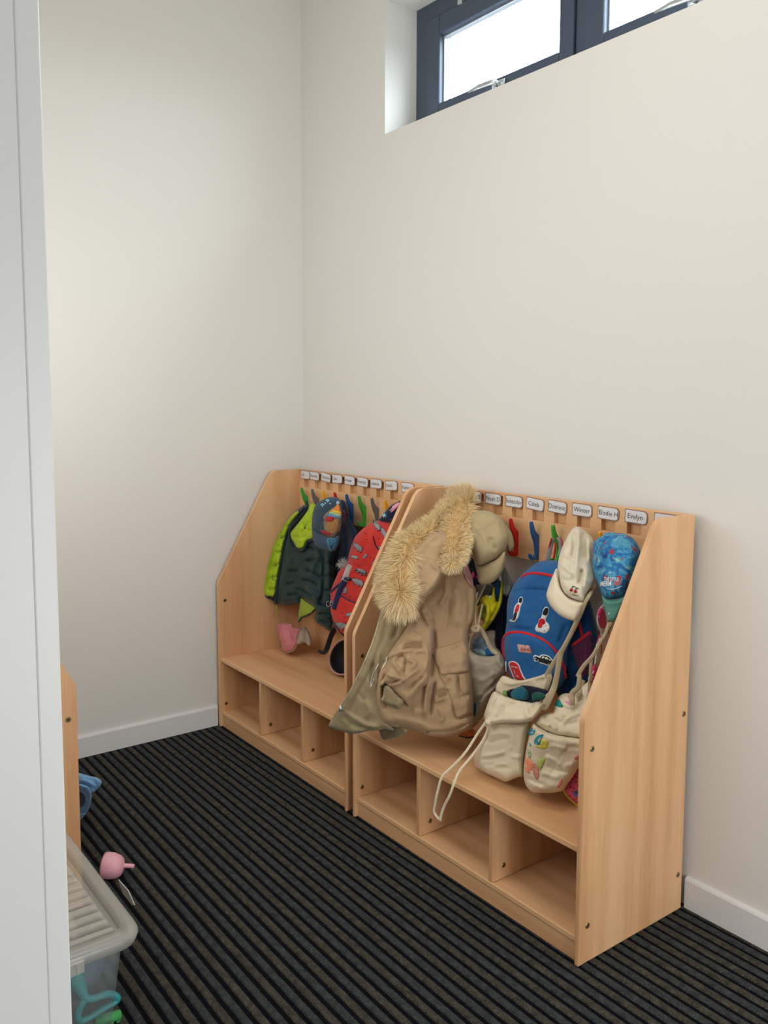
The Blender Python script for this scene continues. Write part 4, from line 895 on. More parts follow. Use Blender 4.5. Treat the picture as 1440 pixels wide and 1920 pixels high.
decal('blue_panel', ye, Z8([(385,220),(470,170),(462,290),(440,395),(418,375),(402,240)]), BRIGHTB if 0 else BLUED, t, off=.001)
bead('press_stud', on_surf(ye, Z8([(357,358)]), .002)[0], .006, WHITEP, t)

# khaki cap
t = empty('khaki_cap', (1.42, -.16, 1.0)); tag(t, 'plain khaki baseball cap hung beside the parka fur', 'cap')
KL = dict(ymax=-.075)
kb = Soft(Z2([(1210,250),(1250,290),(1290,345),(1312,430),(1300,470),(1270,480),(1240,400),(1215,320)]), [(945,1000,-.10),(960,1020,-.095)], T=.015, R=6, lim=KL)
kb.build('rear_panel', CAPK, t, 3)
kc = Soft(Z2([(983,400),(990,325),(1010,250),(1045,215),(1090,205),(1150,215),(1210,250),(1250,310),(1272,385),(1262,440),(1240,490),(1190,535),(1110,570),(1062,575),(1030,530),(1000,480),(986,440)]), [(890,1010,-.19),(930,980,-.15),(930,1040,-.17)], T=.085, R=30, Tb=.05, lim=KL,
   creases=[(Z2([(1100,215),(1060,260),(1010,320),(990,400)]), -.0035, 1.6), (Z2([(1010,300),(1060,330),(1120,420),(1180,500)]), .004, 3), (Z2([(1130,300),(1180,260),(1230,290)]), .006, 5), (Z2([(1150,380),(1150,440),(1200,470)]), -.007, 6), (Z2([(1250,470),(1190,530),(1100,568)]), -.003, 1.5)], noise=(.003, 22))
kc.build('crown', CAPK, t, 3)
kr = Soft(Z2([(1040,545),(1064,575),(1110,568),(1190,532),(1245,480),(1253,520),(1248,570),(1220,640),(1170,690),(1105,707),(1070,690),(1062,640)]), [(895,1070,-.205),(940,1050,-.19),(920,1085,-.20)], T=.028, R=14, Tb=.012, lim=KL, creases=[(Z2([(1080,690),(1160,675),(1215,620),(1240,560)]), -.0015, 1)])
kr.build('brim', CAPK, t, 3)

# grey calico tote behind
t = empty('grey_tote_bag', (1.45, -.22, ZB)); tag(t, 'grey calico drawstring bag with knotted strap, between parka and blue backpack', 'bag')
GL = dict(ymax=-.07, zmin=ZB+.003)
back = Soft(Z8([(235,745),(300,738),(390,730),(412,760),(412,900),(470,970),(460,1010),(380,1030),(200,1020),(130,980),(105,830),(150,800)]), [(900,1200,-.19),(920,1240,-.19)], T=.012, R=7, lim=GL, creases=[(Z8([(380,745),(385,900)]), -.006, 3), (Z8([(260,760),(330,880)]), .006, 3)], noise=(.004, 10))
back.build('back', CALICOG, t, 3)
gcont = Soft(Z8([(140,850),(200,810),(260,800),(310,860),(345,930),(400,1000),(380,1025),(260,1030),(160,990),(130,920)]), [(895,1215,-.21),(915,1225,-.21)], T=.02, R=6, lim=GL, creases=[(Z8([(160,900),(240,870),(300,850)]), .007, 2), (Z8([(170,940),(260,930),(330,900)]), -.007, 2), (Z8([(180,870),(250,830)]), -.005, 2)], noise=(.006, 6))
fr = Soft(Z8([(60,900),(110,930),(160,975),(230,1010),(320,1022),(400,1015),(455,980),(510,1040),(545,1130),(545,1190),(500,1270),(430,1380),(350,1520),(300,1640),(230,1760),(100,1860),(-60,1830),(-80,1400),(-40,1000)]), [(900,1250,-.26),(940,1250,-.24),(880,1350,-.25),(920,1310,-.25)], T=.05, R=16, lim=GL,
   creases=[(Z8([(140,960),(220,1030),(330,1060),(430,1030)]), .007, 3), (Z8([(160,1020),(180,1150),(200,1300)]), .005, 6), (Z8([(180,1540),(300,1440),(420,1320),(500,1230)]), -.010, 3), (Z8([(200,1300),(300,1280),(420,1200)]), .006, 5), (Z8([(430,1040),(460,1100),(520,1150)]), .008, 4), (Z8([(200,1480),(320,1440),(400,1380)]), .006, 4), (Z8([(180,1720),(300,1630)]), -.006, 3)], noise=(.008, 18))
fr.build('front', CALICOG, t, 3)
decal('teal_mark', fr, Z8([(165,1560),(195,1550),(198,1600),(190,1680),(168,1690)]), TEAL, t)
strap('strap', Z8([(170,760,-.24),(195,700,-.25),(240,710,-.25),(300,800,-.245),(345,900,-.24),(390,965,-.235),(450,1010,-.235),(465,1080,-.25)]), [6, 8, 9, 7, 8, 9, 6, 3], .003, CALICOS, t)
strap('strap', Z8([(200,700,-.25),(185,560,-.22),(190,450,-.2),(215,400,-.19),(300,220,-.16)]), 3.2, .002, CALICOS, t)
strap('strap', Z8([(215,700,-.25),(235,600,-.22),(255,500,-.2),(270,440,-.19)]), 3.6, .002, CALICOS, t)
strap('strap', Z8([(180,720,-.25),(150,780,-.255),(125,860,-.26),(120,960,-.27),(150,1040,-.28)]), 3, .002, CALICOS, t)
b = MB(); kp = [at(*q[:2], 'y', q[2]) for q in Z8([(140,745,-.25),(175,700,-.26),(225,690,-.265),(220,730,-.27),(180,735,-.27),(160,710,-.26)])]; b.tube([tuple(p) for p in smooth_path(np.array(kp), 4)], .0075, n=8); b.build('knot', CALICOS, t, True)
t = empty('folded_clothes', (1.46, -.2, .6)); tag(t, 'washed blue clothes stuffed in the grey calico bag', 'clothing')
gcont.build('blue_grey_cloth', BLUEGREY, t, 3)
Soft(Z8([(150,960),(190,935),(260,950),(310,985),(300,1030),(220,1020)]), on=gcont, T=.008, R=4, off=.001, noise=(.003, 5)).build('pale_cloth', PALEAQ, t, 3)
Soft(Z8([(300,950),(330,930),(400,1000),(390,1025),(330,1025),(305,990)]), on=gcont, T=.008, R=4, off=.001).build('blue_cloth', BRIGHTB, t, 3)
# orange-brown shoe under the grey bag
t = empty('shoe', (1.52, -.27, ZB)); tag(t, 'orange brown shoe tip peeping out under the grey calico bag', 'shoe')
Soft(Z2([(925,1700),(980,1670),(1035,1680),(1050,1705),(1040,1730),(1000,1738),(950,1725)]), [(870,1375,-.285),(885,1378,-.275)], T=.03, R=8, lim=dict(zmin=ZB+.001), noise=(.003, 8)).build('upper', ORB, t, 3)
strap('sole', Z2([(940,1727,-.29),(1000,1740,-.285),(1040,1732,-.28)]), 2.2, .003, INKD, t)

# blue backpack
Z7 = lambda pts: C_(930, 980, 4.8, pts)
t = empty('blue_backpack', (1.75, -.22, ZB)); tag(t, 'blue childs backpack with red piping and soldier, taxi and phone box patches', 'backpack')
BL = dict(ymax=-.07, zmin=ZB+.004)
bs_ = Soft(Z7([(620,380),(700,420),(790,560),(850,720),(890,880),(915,1050),(910,1250),(870,1400),(800,1500),(700,1560),(560,1560),(500,1300),(520,900)]), [(1050,1080,-.13),(1110,1180,-.13),(1070,1290,-.18),(1040,1200,-.18)], T=.06, R=16, Tb=.04, lim=BL,
   creases=[(Z7([(740,880),(700,1000),(680,1110)]), -.006, 3), (Z7([(640,1300),(700,1420),(690,1540)]), .010, 4), (Z7([(720,1400),(640,1500)]), -.010, 4), (Z7([(620,1420),(640,1500),(600,1560)]), .008, 3)], noise=(.007, 16))
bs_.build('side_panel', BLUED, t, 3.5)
bb = Soft(Z7([(390,352),(470,340),(560,345),(650,370),(700,450),(740,600),(765,760),(750,900),(700,1020),(660,1110),(650,1240),(630,1380),(570,1480),(400,1560),(250,1540),(150,1420),(105,1320),(78,1230),(66,1120),(80,1000),(95,900),(97,780),(108,690),(140,600),(210,490),(300,410)]), [(960,1150,-.22),(1020,1060,-.16),(1060,1150,-.18),(1000,1290,-.235),(960,1250,-.235)], T=.085, R=24, Tb=.05, lim=BL,
   creases=[(Z7([(115,655),(200,615),(300,598),(400,605),(520,620)]), -.006, 1.6), (Z7([(100,960),(200,950),(330,975)]), -.006, 3), (Z7([(250,430),(330,400),(430,392)]), -.003, 2), (Z7([(640,900),(600,1000),(560,1100)]), -.006, 5), (Z7([(160,760),(170,880)]), .004, 10), (Z7([(400,650),(420,800),(400,900)]), .004, 12)], noise=(.004, 26))
bb.build('body', BLUE, t, 3.5)
strap_on('red_piping', bb, Z7([(232,492),(270,468),(330,456),(420,462),(520,482)]), 5.5, .003, REDP, t)
bp_ = Soft(Z7([(64,1080),(72,1030),(100,998),(150,985),(220,988),(300,1005),(380,1035),(450,1075),(520,1140),(575,1220),(610,1300),(640,1400),(620,1470),(500,1520),(300,1520),(180,1460),(115,1340),(80,1220)]), on=bb, off=.002, T=.022, R=10, noise=(.003, 22), creases=[(Z7([(110,1180),(160,1260),(170,1330)]), .003, 6)])
bp_.build('front_pocket', BLUE, t, 3.5)
strap_on('red_piping', bp_, Z7([(78,1240),(64,1120),(72,1040),(105,1002),(160,988),(240,992),(330,1016),(420,1055),(500,1115),(560,1190),(600,1280),(625,1400)]), 6, .004, REDP, t)['label'] = 'red piping round the front pocket'
mesh = Soft(Z7([(680,1112),(760,1060),(850,990),(880,1060),(888,1180),(865,1300),(800,1390),(760,1370),(720,1260)]), on=bs_, off=.004, T=.01, R=5, creases=[(Z7([(800,1060),(820,1200),(790,1340)]), .005, 4)])
mesh.build('mesh_pocket', MESHP, t, 3)['label'] = 'plum coloured mesh side pocket'
strap_on('red_piping', mesh, Z7([(682,1108),(760,1055),(852,985)]), 6.5, .003, REDP, t)
strap_on('side_zip', bs_, Z7([(742,880),(760,950),(785,1040)]), 6, .003, REDP, t)
strap_on('red_strip', bs_, Z7([(600,1230),(612,1320),(618,1400)]), 7, .003, REDP, t, .03)
lb = decal('woven_label', bp_, Z7([(190,1094),(300,1106),(326,1180),(206,1166)]), PALEP, t, smooth=False)
text_on(bp_, 'Cath Kids', Z7([(216,1146)])[0], (26/4.8, 3/4.8), (-7/4.8*0+4/4.8, -34/4.8), REDE, t, .0045, .3, .01)
# patches
def patch(surf, outline, name='patch'): return decal(name, surf, Z7(outline), WHITEP, t, .0014, .001, 3)
def pd(surf, outlines, m_, name, off=.0028): return decals(name, surf, [Z7(o_) for o_ in outlines], m_, t, sp=2.5, off=off, T=.0008)
patch(bb, [(222,666),(242,680),(240,712),(222,760),(212,810),(196,860),(180,880),(168,894),(125,888),(120,876),(150,862),(158,800),(172,745),(196,720),(202,690)])
pd(bb, [[(218,674),(236,682),(230,712),(216,722),(204,712),(208,688)]], BLACKP, 'bearskin')
pd(bb, [[(192,736),(210,742),(204,780),(190,808),(168,802),(176,766)]], REDP, 'red_coat')
pd(bb, [[(168,808),(188,812),(178,856),(170,876),(140,878),(152,862),(158,830)]], BLACKP, 'trousers')
patch(bb, [(452,756),(472,768),(478,800),(464,842),(448,880),(472,910),(484,945),(468,980),(436,996),(400,988),(368,982),(352,958),(362,925),(378,905),(388,870),(408,850),(420,800),(434,768)])
pd(bb, [[(452,764),(470,776),(468,806),(450,834),(420,826),(424,800),(436,776)]], BLACKP, 'bearskin')
pd(bb, [[(396,866),(428,866),(442,892),(436,914),(420,918),(412,942),(388,948),(376,930),(382,896)]], REDP, 'red_coat')
pd(bb, [[(444,922),(452,926),(450,934),(442,930)], [(430,968),(446,972),(440,980),(428,976)]], GREYP, 'grey_marks')
patch(bp_, [(338,1200),(352,1192),(372,1196),(392,1204),(402,1190),(440,1188),(480,1202),(506,1232),(524,1252),(520,1290),(500,1302),(460,1286),(430,1274),(404,1268),(380,1252),(350,1250),(340,1226)])
pd(bp_, [[(346,1206),(372,1206),(398,1216),(408,1198),(440,1196),(476,1210),(500,1238),(516,1256),(512,1284),(492,1292),(462,1278),(430,1264),(400,1256),(360,1240),(346,1228)]], BLACKP, 'taxi_shape')
pd(bp_, [[(414,1206),(434,1206),(432,1222),(412,1220)], [(444,1210),(466,1216),(470,1234),(442,1226)], [(480,1226),(496,1244),(480,1240)], [(350,1216),(362,1220),(356,1230)]], WHITEP, 'taxi_windows', .004)
pd(bp_, [circ(378, 1240, 9), circ(474, 1276, 9)], GREYP, 'taxi_wheels', .004)
patch(bp_, [(112,1266),(124,1250),(150,1246),(182,1256),(210,1284),(226,1330),(248,1380),(266,1416),(190,1424),(158,1400),(138,1350),(120,1306)])
pd(bp_, [[(120,1268),(132,1256),(156,1254),(182,1266),(202,1290),(218,1336),(238,1384),(252,1412),(192,1416),(164,1394),(146,1348),(128,1304)]], REDP, 'phone_box_shape')
pd(bp_, [[(134,1290),(158,1292),(160,1302),(138,1300)], [(166,1294),(190,1300),(194,1312),(168,1304)], [(160,1330),(166,1330),(176,1362),(170,1366)], [(180,1372),(204,1384),(206,1392),(182,1384)]], PALEP, 'phone_box_panes', .004)
# hanging loop
strap('hanging_loop', Z7([(512,140,-.12),(495,200,-.12),(478,270,-.125),(462,345,-.13)]), 8, .0015, LOOPG, t)
strap('hanging_loop', Z7([(560,130,-.12),(580,170,-.12),(585,230,-.12),(575,300,-.13)]), 8, .0015, LOOPG, t)
strap('red_loop', Z7([(500,140,-.125),(480,210,-.125),(464,280,-.125),(455,340,-.13)]), 2.2, .0015, REDP, t)
strap('red_loop', Z7([(535,180,-.125),(530,250,-.13),(520,330,-.13)]), 3.6, .0015, REDP, t)
strap('red_loop', Z7([(580,130,-.12),(597,180,-.12),(595,260,-.12)]), 2.2, .0015, REDP, t)
b = MB(); b.tube([tuple(p) for p in [at(*q, 'y', -.28) for q in Z7([(88,1250),(90,1290),(92,1340)])]], .0022, n=6); b.build('zip_puller', WHITEP, t, True)

# cream cap with cherries
t = empty('cream_cap', (1.83, -.2, .9)); tag(t, 'cream cotton cap embroidered with red cherries, hanging over the blue backpack', 'cap')
CL = dict(ymax=-.075)
cc_ = Soft(Z7([(695,50),(735,36),(778,55),(830,98),(872,150),(882,200),(870,290),(872,380),(886,470),(890,540),(850,600),(820,650),(800,712),(745,708),(665,680),(605,630),(572,560),(556,480),(554,400),(566,310),(596,220),(645,120)]), [(1080,1000,-.13),(1060,1080,-.25),(1105,1080,-.22),(1085,1120,-.27)], T=.065, R=20, Tb=.035, lim=CL,
   creases=[(Z7(a), s_*1.25, w_) for a, s_, w_ in [([(735,45),(745,150),(735,280),(720,400),(700,520)], .014, 3.5), ([(700,80),(700,200),(680,330)], -.010, 3.5), ([(790,80),(790,200),(800,330)], -.012, 4), ([(840,130),(835,240),(850,360)], .008, 4), ([(600,250),(640,300),(700,350)], .006, 3), ([(590,380),(640,420),(700,470)], .007, 3), ([(770,410),(760,480),(740,560)], -.012, 3.5), ([(820,420),(800,520),(790,600)], .010, 4), ([(600,500),(640,520),(690,500)], -.006, 3), ([(660,100),(640,200)], .006, 4)]], noise=(.006, 14))
cc_.build('crown', CREAM, t, 3)
cb_ = Soft(Z7([(545,410),(556,480),(590,600),(660,675),(740,704),(802,708),(800,740),(770,800),(720,880),(680,882),(620,860),(555,820),(495,755),(455,670),(462,610),(500,500)]), [(1040,1110,-.30),(1060,1150,-.31),(1090,1140,-.29)], T=.028, R=14, Tb=.012, lim=CL, creases=[(Z7([(560,560),(620,660),(720,720),(800,720)]), .005, 6)])
cb_.build('brim', CREAMB, t, 3)
decals('cherries', cc_, [Z7(circ(677, 607, 15)), Z7(circ(714, 620, 15))], REDE, t, sp=2.5, T=.002)
strap_on('cherry_stem', cc_, Z7([(677,595),(690,578),(708,574),(685,572)]), 1.0, .001, BLACKP, t, .002); strap_on('cherry_stem', cc_, Z7([(714,606),(722,590),(708,574)]), 1.0, .001, BLACKP, t, .002); strap_on('cherry_stem', cc_, Z7([(722,590),(736,588),(740,602)]), 1.0, .001, BLACKP, t, .002)
strap_on('stitched_word', cc_, Z7([(684,646),(696,652),(706,650),(716,658),(728,656),(736,662)]), 1.2, .001, BLACKP, t, .002)

# calico straps from the hooks to the two front bags are built with their bags
# blue patterned cap
t = empty('blue_patterned_cap', (1.98, -.2, .95)); tag(t, 'blue patterned cap with teal brim beside the right end panel', 'cap')
SEA = bpy.data.materials.new('sea_print'); SEA.use_nodes = True; nt = SEA.node_tree; pb = nt.nodes['Principled BSDF']; pb.inputs['Roughness'].default_value = .75
tc = nt.nodes.new('ShaderNodeTexCoord'); nz = nt.nodes.new('ShaderNodeTexNoise'); nz.inputs['Scale'].default_value = 26; nz.inputs['Detail'].default_value = 4; nz.inputs['Distortion'].default_value = 2.2
nt.links.new(tc.outputs['Object'], nz.inputs[0]); cr = nt.nodes.new('ShaderNodeValToRGB'); nt.links.new(nz.outputs[0], cr.inputs[0]); e = cr.color_ramp.elements
e[0].position = .3; e[0].color = (*lin((14, 70, 130)), 1); e[1].position = .68; e[1].color = (*lin((150, 196, 190)), 1)
for pos, c in ((.42, (24, 104, 166)), (.5, (40, 130, 176)), (.56, (92, 158, 190)), (.61, (52, 140, 170))):
    k = e.new(pos); k.color = (*lin(c), 1)
vz = nt.nodes.new('ShaderNodeTexVoronoi'); vz.inputs['Scale'].default_value = 30; nt.links.new(tc.outputs['Object'], vz.inputs['Vector'])
n3 = nt.nodes.new('ShaderNodeTexNoise'); n3.inputs['Scale'].default_value = 60; nt.links.new(tc.outputs['Object'], n3.inputs[0])
ad = nt.nodes.new('ShaderNodeMath'); ad.operation = 'MULTIPLY_ADD'; ad.inputs[1].default_value = .45; nt.links.new(n3.outputs[0], ad.inputs[0]); nt.links.new(vz.outputs['Distance'], ad.inputs[2])
lt = nt.nodes.new('ShaderNodeMath'); lt.operation = 'LESS_THAN'; lt.inputs[1].default_value = .45; nt.links.new(ad.outputs[0], lt.inputs[0])
mx = nt.nodes.new('ShaderNodeMix'); mx.data_type = 'RGBA'; mx.inputs[7].default_value = (*lin((158, 52, 62)), 1); nt.links.new(lt.outputs[0], mx.inputs[0]); nt.links.new(cr.outputs[0], mx.inputs[6]); nt.links.new(mx.outputs[2], pb.inputs['Base Color'])
mc = Soft(Z7([(930,130),(965,108),(1010,88),(1090,90),(1180,108),(1240,150),(1282,210),(1303,290),(1292,370),(1262,460),(1230,550),(1195,620),(1175,655),(1100,680),(1015,688),(960,650),(920,570),(885,470),(868,370),(868,250),(885,175)]), [(1125,1050,-.22),(1160,1010,-.19),(1185,1060,-.20),(1150,1115,-.25)], T=.085, R=30, Tb=.04, lim=CL,
   creases=[(Z7([(1090,95),(1060,250),(1040,420),(1030,600)]), -.003, 1.5), (Z7([(1095,95),(1180,200),(1230,350),(1220,520)]), -.003, 1.5), (Z7([(1090,95),(980,170),(910,280),(890,400)]), -.003, 1.5), (Z7([(960,240),(1000,290),(1100,300)]), .005, 5), (Z7([(1120,170),(1200,220)]), .005, 5)], noise=(.004, 20))
mc.build('crown', SEA, t, 3)
mb_ = Soft(Z7([(955,650),(1010,688),(1100,682),(1180,652),(1160,730),(1125,800),(1090,868),(1070,888),(1015,890),(1000,870),(985,800),(965,720)]), [(1145,1140,-.275),(1165,1135,-.27),(1150,1160,-.275)], T=.022, R=9, Tb=.01, lim=CL, creases=[(Z7([(1000,720),(1080,720),(1150,690)]), .003, 5)])
mb_.build('brim', AQUA, t, 3)['label'] = 'teal green brim'
bead('brim_stud', on_surf(mb_, Z7([(1018,818)]), .001)[0], .0028, WHITEP, t)
LW = cloth('white_lettering', (224, 232, 236), None, .6, .05); LR = cloth('coral_lettering', (214, 90, 84), None, .6, .05)
text_on(mc, 'THE LITTLE', Z7([(972,522)])[0], (26/4.8, 1.2/4.8), (1/4.8, -46/4.8), LW, t, .002, 0, .02)
text_on(mc, 'MERM', Z7([(936,572)])[0], (38/4.8, -2/4.8), (2/4.8, -62/4.8), LW, t, .002, .1, .03)
text_on(mc, 'AID', Z7([(1058,566)])[0], (40/4.8, -4/4.8), (2/4.8, -60/4.8), LR, t, .002, .1, .03)
strap_on('letter_swash', mc, Z7([(1000,590),(1040,600),(1090,590),(1135,570)]), 1.0, .0006, LW, t, .002)

# pink and white bag at the right end
t = empty('pink_and_white_bag', (2.1, -.2, .6)); tag(t, 'white bag with pink rounded shapes, mostly hidden by the right end panel', 'bag')
pw = Soft(Z7([(960,735),(1000,700),(1100,700),(1180,700),(1160,840),(1120,950),(1060,1110),(1000,1240),(960,1340),(900,1480),(858,1470),(850,1400),(885,1260),(900,1100),(940,1000),(915,930),(905,860),(925,780)]), [(1140,1160,-.17),(1150,1120,-.15),(1120,1270,-.19)], T=.035, R=12, Tb=.03, lim=dict(ymax=-.06, xmax=None), creases=[(Z7([(930,1000),(980,980),(1030,900)]), -.010, 3), (Z7([(900,1180),(960,1120),(1000,1080)]), .006, 4), (Z7([(890,1270),(930,1290)]), -.008, 2)], noise=(.005, 12))
pw.build('body', WHITEP, t, 3)
for o_ in (Z7(circ(952, 860, 38, 95, a=-8)), Z7([(880,1270),(900,1290),(945,1320),(900,1440),(866,1465),(852,1400),(866,1320)]), Z7([(905,1080),(935,1010),(945,1040),(925,1100)])): decal('pink_shape', pw, o_, HOTP, t)
decals('crimson_edge', pw, [Z7([(1020,905),(1040,930),(1020,980),(1008,1000)]), Z7([(940,1180),(948,1110),(956,1100),(950,1170)])], REDE, t)

# ------------------------------------------------------------------ cream tote bag with open top
ZS = lambda pts: C_(860, 1260, 7.2, pts)
t = empty('open_calico_bag', (1.8, -.3, ZB)); tag(t, 'open cream calico bag with cords hanging over the bench edge', 'bag')
SL = dict(ymax=-.07, zmin=ZB+.002)
sbk = Soft(ZS([(590,55),(650,60),(720,92),(800,108),(880,108),(1000,75),(1100,48),(1190,8),(1250,-20),(1260,20),(1225,130),(1195,230),(1200,300),(1160,390),(1100,420),(900,410),(700,370),(520,290),(500,200),(545,110)]), [(945,1275,-.33),(1025,1275,-.31),(990,1330,-.33)], T=.012, R=8, lim=SL, creases=[(ZS([(560,120),(700,160),(860,130),(1050,80),(1200,30)]), .006, 3), (ZS([(1150,80),(1150,200),(1170,270)]), -.006, 3), (ZS([(1000,120),(1040,220)]), .004, 6)], noise=(.004, 14))
sbk.build('back', CALICO, t, 3)
sfr = Soft(ZS([(395,640),(520,640),(700,640),(860,640),(970,640),(965,740),(930,880),(900,1060),(885,1220),(872,1395),(800,1420),(720,1450),(635,1482),(540,1445),(430,1395),(320,1340),(240,1282),(210,1200),(205,1125),(235,1050),(270,980),(330,880),(365,800),(375,720)]), [(900,1420,-.39),(950,1462,-.385),(985,1440,-.36),(930,1360,-.38),(985,1360,-.36)], T=.055, R=16, Tb=.05, lim=SL,
   creases=[(ZS(a), s_*.7, w_) for a, s_, w_ in [([(390,860),(480,840),(600,830),(720,850)], .005, 3), ([(370,940),(460,945),(560,915),(680,905)], -.006, 3), ([(300,1140),(450,1120),(560,1095),(640,1070)], .008, 3), ([(280,1180),(450,1170),(640,1120)], -.006, 3), ([(420,1290),(560,1250),(640,1240)], .006, 3), ([(300,1240),(420,1260),(560,1290),(700,1300)], -.005, 4), ([(640,1030),(720,1010),(720,860)], .004, 3), ([(385,760),(400,840),(360,950)], -.012, 3), ([(880,720),(860,900),(880,1100)], .006, 6), ([(430,720),(600,760),(760,730)], -.010, 4), ([(600,1430),(720,1420),(860,1370)], .004, 4), ([(700,1130),(800,1150),(870,1120)], .005, 4)]], noise=(.003, 20))
sfr.build('front', CALICO, t, 3)
scu = Soft(ZS([(500,262),(560,290),(640,325),(740,362),(860,385),(980,405),(1050,378),(1110,370),(1165,430),(1130,500),(1060,585),(990,655),(960,668),(850,688),(650,688),(500,696),(430,715),(385,710),(345,610),(350,550),(385,440),(430,330),(460,280)]), [(915,1345,-.415),(990,1345,-.40),(1010,1330,-.36),(935,1300,-.38)], T=.030, R=9, lim=SL,
   creases=[(ZS(a), s_, w_) for a, s_, w_ in [([(470,290),(560,330),(700,380),(860,405),(990,425),(1090,400)], .004, 2.5), ([(520,300),(440,430),(390,600)], .009, 4), ([(600,440),(560,560),(480,660)], -.007, 4), ([(640,470),(780,430),(900,450)], -.005, 5), ([(900,470),(920,560),(960,640)], .006, 5), ([(1120,430),(1050,540),(970,640)], .006, 4), ([(430,690),(600,670),(800,668),(950,650)], -.003, 2), ([(1000,440),(1060,480)], -.006, 4)]], noise=(.006, 16))
scu.build('turned_cuff', CALICO, t, 3)
strap_on('tab', scu, ZS([(395,640),(400,690),(390,740)]), 11, .003, CALICO, t, .004)
strap('strap', ZS([(1120,445,-.385),(1160,470,-.375),(1215,350,-.36),(1250,300,-.35),(1290,200,-.335),(1320,80,-.33)])+Z7([(570,1250,-.325),(592,1160,-.32),(650,1050,-.31),(735,880,-.30),(830,660,-.28),(880,545,-.14)]), [10,12,15,12,11,10,9.5,9,8,7,7,6], .002, CALICOS, t)
strap('strap', ZS([(1180,240,-.33),(1205,160,-.33),(1230,60,-.325)])+Z7([(460,1370,-.325),(540,1230,-.325),(610,1120,-.32),(680,980,-.31),(760,800,-.30),(850,640,-.28),(890,560,-.14)]), [8,9,10,9,8.5,8,7,6.5,6,6], .002, CALICOS, t)
ZD = lambda pts: C_(800, 1180, 2.769, pts)
strap('cord', ZD([(308,480,-.40),(262,545,-.42),(200,640,-.46),(130,715,-.49),(80,765,-.515),(60,830,-.522),(45,900,-.525),(40,950,-.525),(70,992,-.528)]), 4.6, .0016, CALICOS if 0 else CALICO, t)
strap('cord', ZD([(330,500,-.40),(290,580,-.42),(232,660,-.45),(170,735,-.49),(142,800,-.515),(120,860,-.522),(92,915,-.525),(76,960,-.527),(70,994,-.528)]), 4.6, .0016, CALICO, t)
t = empty('teal_clothes', (1.85, -.33, .5)); tag(t, 'dark teal clothes bundled inside the open cream calico bag', 'clothing')
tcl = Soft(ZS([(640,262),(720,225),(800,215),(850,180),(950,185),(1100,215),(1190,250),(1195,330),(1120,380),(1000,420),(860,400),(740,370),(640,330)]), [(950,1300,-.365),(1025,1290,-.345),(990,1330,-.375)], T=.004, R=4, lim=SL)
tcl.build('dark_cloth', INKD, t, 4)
Soft(ZS([(700,300),(760,220),(840,195),(910,230),(945,300),(930,370),(840,390),(740,370)]), on=tcl, T=.03, R=10, off=.001, noise=(.003, 8), creases=[(ZS([(760,240),(820,300),(840,370)]), -.005, 2)]).build('teal_cloth', TEAL, t, 3)
Soft(ZS([(990,300),(1050,270),(1130,280),(1185,330),(1150,375),(1050,385),(1000,390)]), on=tcl, T=.02, R=6, off=.001).build('green_cloth', TEALD, t, 3)
Soft(ZS([(598,255),(640,252),(650,300),(648,325),(600,310)]), [(947,1300,-.385),(950,1302,-.385)], T=.006, R=3, lim=SL).build('lime_cloth', cloth('lime_cloth', (120, 160, 60)), t, 3)

# ------------------------------------------------------------------ printed tote
ZT = lambda pts: C_(980, 1260, 8, pts)
t = empty('printed_calico_bag', (1.98, -.3, ZB)); tag(t, 'cream calico bag with teal letters and coloured handprints, beside the right end panel', 'bag')
tup = Soft(ZT([(480,500),(530,400),(570,345),(640,318),(740,318),(790,280),(860,230),(940,170),(1010,130),(1060,180),(1070,400),(1060,700),(1020,960),(900,1000),(700,980),(520,960),(350,900),(230,830),(180,780),(215,700),(260,640),(380,610),(460,590)]), [(1010,1350,-.36),(1080,1340,-.30),(1060,1300,-.28),(1090,1290,-.25)], T=.045, R=14, lim=SL,
   creases=[(ZT(a), s_*.6, w_) for a, s_, w_ in [([(280,650),(400,700),(500,720),(580,800)], -.012, 3.5), ([(360,780),(440,800),(520,870)], .010, 3.5), ([(540,390),(620,480),(740,520),(840,440)], .010, 4), ([(740,330),(750,400),(760,510)], -.014, 3.5), ([(860,260),(880,380),(820,480)], -.014, 4), ([(640,720),(740,660),(860,620)], .009, 4), ([(620,800),(740,780),(850,740)], -.009, 4), ([(250,700),(300,760),(420,820)], .009, 4), ([(980,260),(940,420),(900,600)], .009, 5), ([(600,620),(560,720)], .006, 4)]], noise=(.004, 18))
tup.build('upper', CALICO, t, 3)
